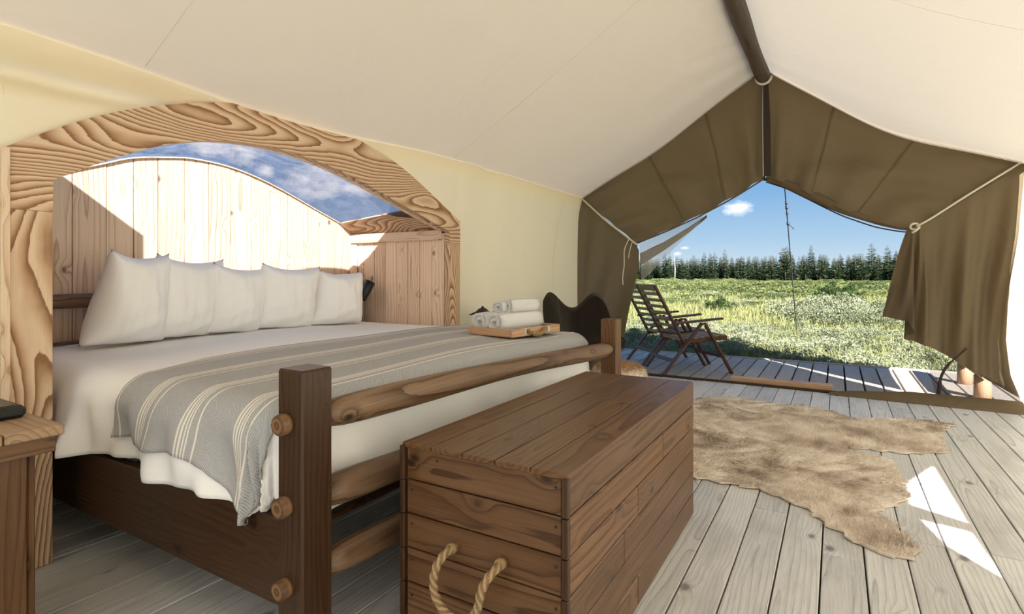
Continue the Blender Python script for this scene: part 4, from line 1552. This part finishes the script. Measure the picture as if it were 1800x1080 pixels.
def bush_mesh(n, leaf, wleaf, seed, stems=14):
    """unit bush, 1 m wide and about .6 m high, made of twigs with leaves"""
    r = np.random.RandomState(seed)
    k = r.randint(0, stems, n)
    sa = r.uniform(0, 2 * math.pi, stems)
    sr = np.sqrt(r.uniform(0, 1, stems)) * .34
    sh = r.uniform(.36, .62, stems) * (1 - .5 * (sr / .34) ** 2 * .6)
    cx, cy = sr * np.cos(sa), sr * np.sin(sa)
    t = r.uniform(0, 1, n) ** .7
    spread = .16 * np.sin(np.pi * np.clip(t, .12, .95)) + .03
    v = r.normal(0, 1, (n, 3))
    v /= np.linalg.norm(v, axis=1, keepdims=True)
    v *= r.uniform(.5, 1, (n, 1)) ** .5
    C = np.stack([cx[k] * (1 + .4 * t) + v[:, 0] * spread, cy[k] * (1 + .4 * t) + v[:, 1] * spread, sh[k] * t + np.abs(v[:, 2]) * spread * .6], 1)
    D = v * .7 + np.stack([cx[k] * .6, cy[k] * .6, np.full(n, .75)], 1) + r.normal(0, .25, (n, 3))
    D /= np.linalg.norm(D, axis=1, keepdims=True)
    return leaf_mesh('bush', C, D, r.uniform(.7, 1.3, n) * leaf, np.full(n, wleaf), r.uniform(0, 1, n))


def bush_set(m, n, leaf, w, seed, count=3):
    out = []
    for k in range(count):
        me = bush_mesh(n, leaf, w, seed + k)
        me.materials.append(MATS[m])
        out.append(me)
    return out


silver_near = bush_set('leaf_silver', 3600, .046, .0085, 100, 4)
silver_big = bush_set('leaf_silver', 3600, .034, .0075, 110, 2)
green_far = bush_set('leaf_green', 2200, .050, .013, 120, 3)
bright_far = bush_set('leaf_bright', 2200, .050, .012, 130, 3)
dark_one = bush_set('leaf_dark', 2600, .050, .012, 140, 2)


def bush(meshes, x, y, w, h, label, group, name='willow_bush'):
    o = link(name, RNG.choice(meshes), None, None, (x, y, ZG - .02), (0, 0, RNG.uniform(0, 6.28)))
    o.scale = (w, w * RNG.uniform(.85, 1.15), h / .6)
    return tag(o, label, 'bush', group)


# low silvery willow right in front of the deck
cnt = 0
tries = 0
placed = []
while cnt < 120 and tries < 6000:
    tries += 1
    y = 7.95 + 5.8 * RNG.random() ** 1.5
    x = RNG.uniform(-.42 * y, .22 * y)
    if any((x - a) ** 2 + (y - b) ** 2 < (.30 + .022 * y) ** 2 for a, b in placed):
        continue
    placed.append((x, y))
    bush(silver_near, x, y, RNG.uniform(.75, 1.15), RNG.uniform(.26, .42), 'low silvery willow bush growing in front of the deck', 'silvery willow scrub by the deck')
    cnt += 1
# the big rounded clump on the right
for (x, y, w, h) in [(-.95, 17.6, 1.9, .85), (-.3, 16.9, 1.7, .95), (.35, 16.2, 1.8, .9), (.9, 15.6, 1.6, .75), (-.6, 15.9, 1.5, .7), (.2, 15.2, 1.5, .62), (1.4, 15.2, 1.5, .6), (-.1, 18.2, 2.0, 1.0), (.9, 17.2, 1.9, .85), (1.8, 16.4, 1.6, .8)]:
    bush(silver_big, x, y, w, h, 'rounded grey green willow bush in the big clump right of the guy rope', 'big willow clump in the meadow')
bush(dark_one, -3.45, 19.8, 1.1, .62, 'small dark green bush alone in the yellow grass right of the deck chairs', None, 'meadow_bush')
bush(dark_one, .05, 30.0, 1.8, 1.05, 'rounded dark green bush standing below the treeline on the right', None, 'meadow_bush')
# middle distance: loose grey green scrub
for k in range(46):
    y = RNG.uniform(18.5, 34)
    x = RNG.uniform(-.42 * y, .22 * y)
    if (abs(x + 3.45) < 1.2 and abs(y - 19.8) < 2.5) or (abs(x) < 2.2 and y > 23):
        continue
    bush(RNG.choice([silver_big, green_far]), x, y, RNG.uniform(1.0, 2.2), RNG.uniform(.35, .7), 'loose grey green bush scattered through the middle of the meadow', 'scattered bushes in mid meadow')
# green thicket below the trees
for k in range(150):
    u = RNG.random()
    y = 33 + 85 * u ** 1.6
    x = RNG.uniform(-.40 * y, .20 * y)
    bush(RNG.choice([bright_far, bright_far, green_far]), x, y, RNG.uniform(2.0, 4.4), RNG.uniform(.45, .95), 'fresh green willow bush in the thicket below the treeline', 'green thicket beyond the meadow')

# yellow grass
ng = 52000
y = 7.9 + 32 * NR.uniform(0, 1, ng) ** 1.7
x = NR.uniform(-.44, .24, ng) * y
C = np.stack([x, y, np.full(ng, ZG)], 1)
D = np.stack([NR.normal(0, .35, ng), NR.normal(0, .35, ng), np.ones(ng)], 1)
D /= np.linalg.norm(D, axis=1, keepdims=True)
gm = leaf_mesh('grass', C, D, NR.uniform(.12, .30, ng) * (1 + y / 60), .004 + y * .0006, NR.uniform(0, 1, ng))
tag(link('meadow_grass', gm, 'grass_blade'), 'yellow green grass growing over the meadow', 'grass', kind='stuff')


# conifers
def conifer_mesh(seed, slim=1.0, bare=.12):
    r = np.random.RandomState(seed)
    C, D, L, W, T = [], [], [], [], []
    layers = 26
    for i in range(layers):
        t = i / (layers - 1)
        z = bare + (1 - bare) * t
        reach = .17 * slim * (1 - t) ** .65 * r.uniform(.6, 1.2) + .012
        nb = 10 if t < .7 else 7
        for k in range(nb):
            a = 2 * math.pi * (k + r.uniform(-.3, .3)) / nb + i
            C.append((0, 0, z))
            D.append((math.cos(a), math.sin(a), r.uniform(-.45, .05)))
            L.append(reach * r.uniform(.7, 1.2))
            W.append(.020 * slim * (1.25 - t))
            T.append(r.uniform(0, 1) * .8 + .2 * t)
    C, D, L, W, T = map(np.array, (C, D, L, W, T))
    D = D / np.linalg.norm(D, axis=1, keepdims=True)
    return leaf_mesh('crown', C, D, L, W, T)


crowns = []
for k in range(6):
    me = conifer_mesh(300 + k, [1.0, .8, 1.25, .9, 1.1, .7][k], [.06, .1, .05, .2, .08, .3][k])
    me.materials.append(MATS['needle'])
    crowns.append(me)
trunk = tube_mesh('trunk', [(0, 0, 0), (0, 0, .5), (0, 0, .98)], [.012, .008, .002], 6)
trunk.materials.append(MATS['bark'])
for k in range(235):
    row = k % 4
    y = 150 + row * 9 + RNG.uniform(-4, 4)
    x = (-.37 + .56 * ((k // 4) + RNG.uniform(0, 1)) / 58.75) * y
    h = RNG.uniform(5.2, 6.6) + row * .3
    if RNG.random() < .14:
        h *= RNG.uniform(1.15, 1.38)
    t = empty('conifer_tree', (x, y, ZG - .1), RNG.uniform(0, 6.28))
    t.scale = (h * 1.5, h * 1.5, h)
    tag(t, 'dark green conifer standing in the treeline behind the meadow', 'tree', 'conifers of the treeline')
    link('crown', RNG.choice(crowns), None, t)
    link('trunk', trunk, None, t)
sn = empty('dead_tree', (-35.8, 142.5, ZG))
tag(sn, 'pale bare dead trunk rising above the treeline on the left', 'tree')
tube('trunk', [(0, 0, 0), (.1, 0, 3), (-.1, 0, 6.6)], [.22, .16, .04], 'bark_pale', sn, 7)
for k in range(9):
    z = 2.4 + k * .45
    a = k * 2.3
    tube('branch', [(0, 0, z), (.6 * math.cos(a), .6 * math.sin(a), z + .1)], [.05, .015], 'bark_pale', sn, 5)
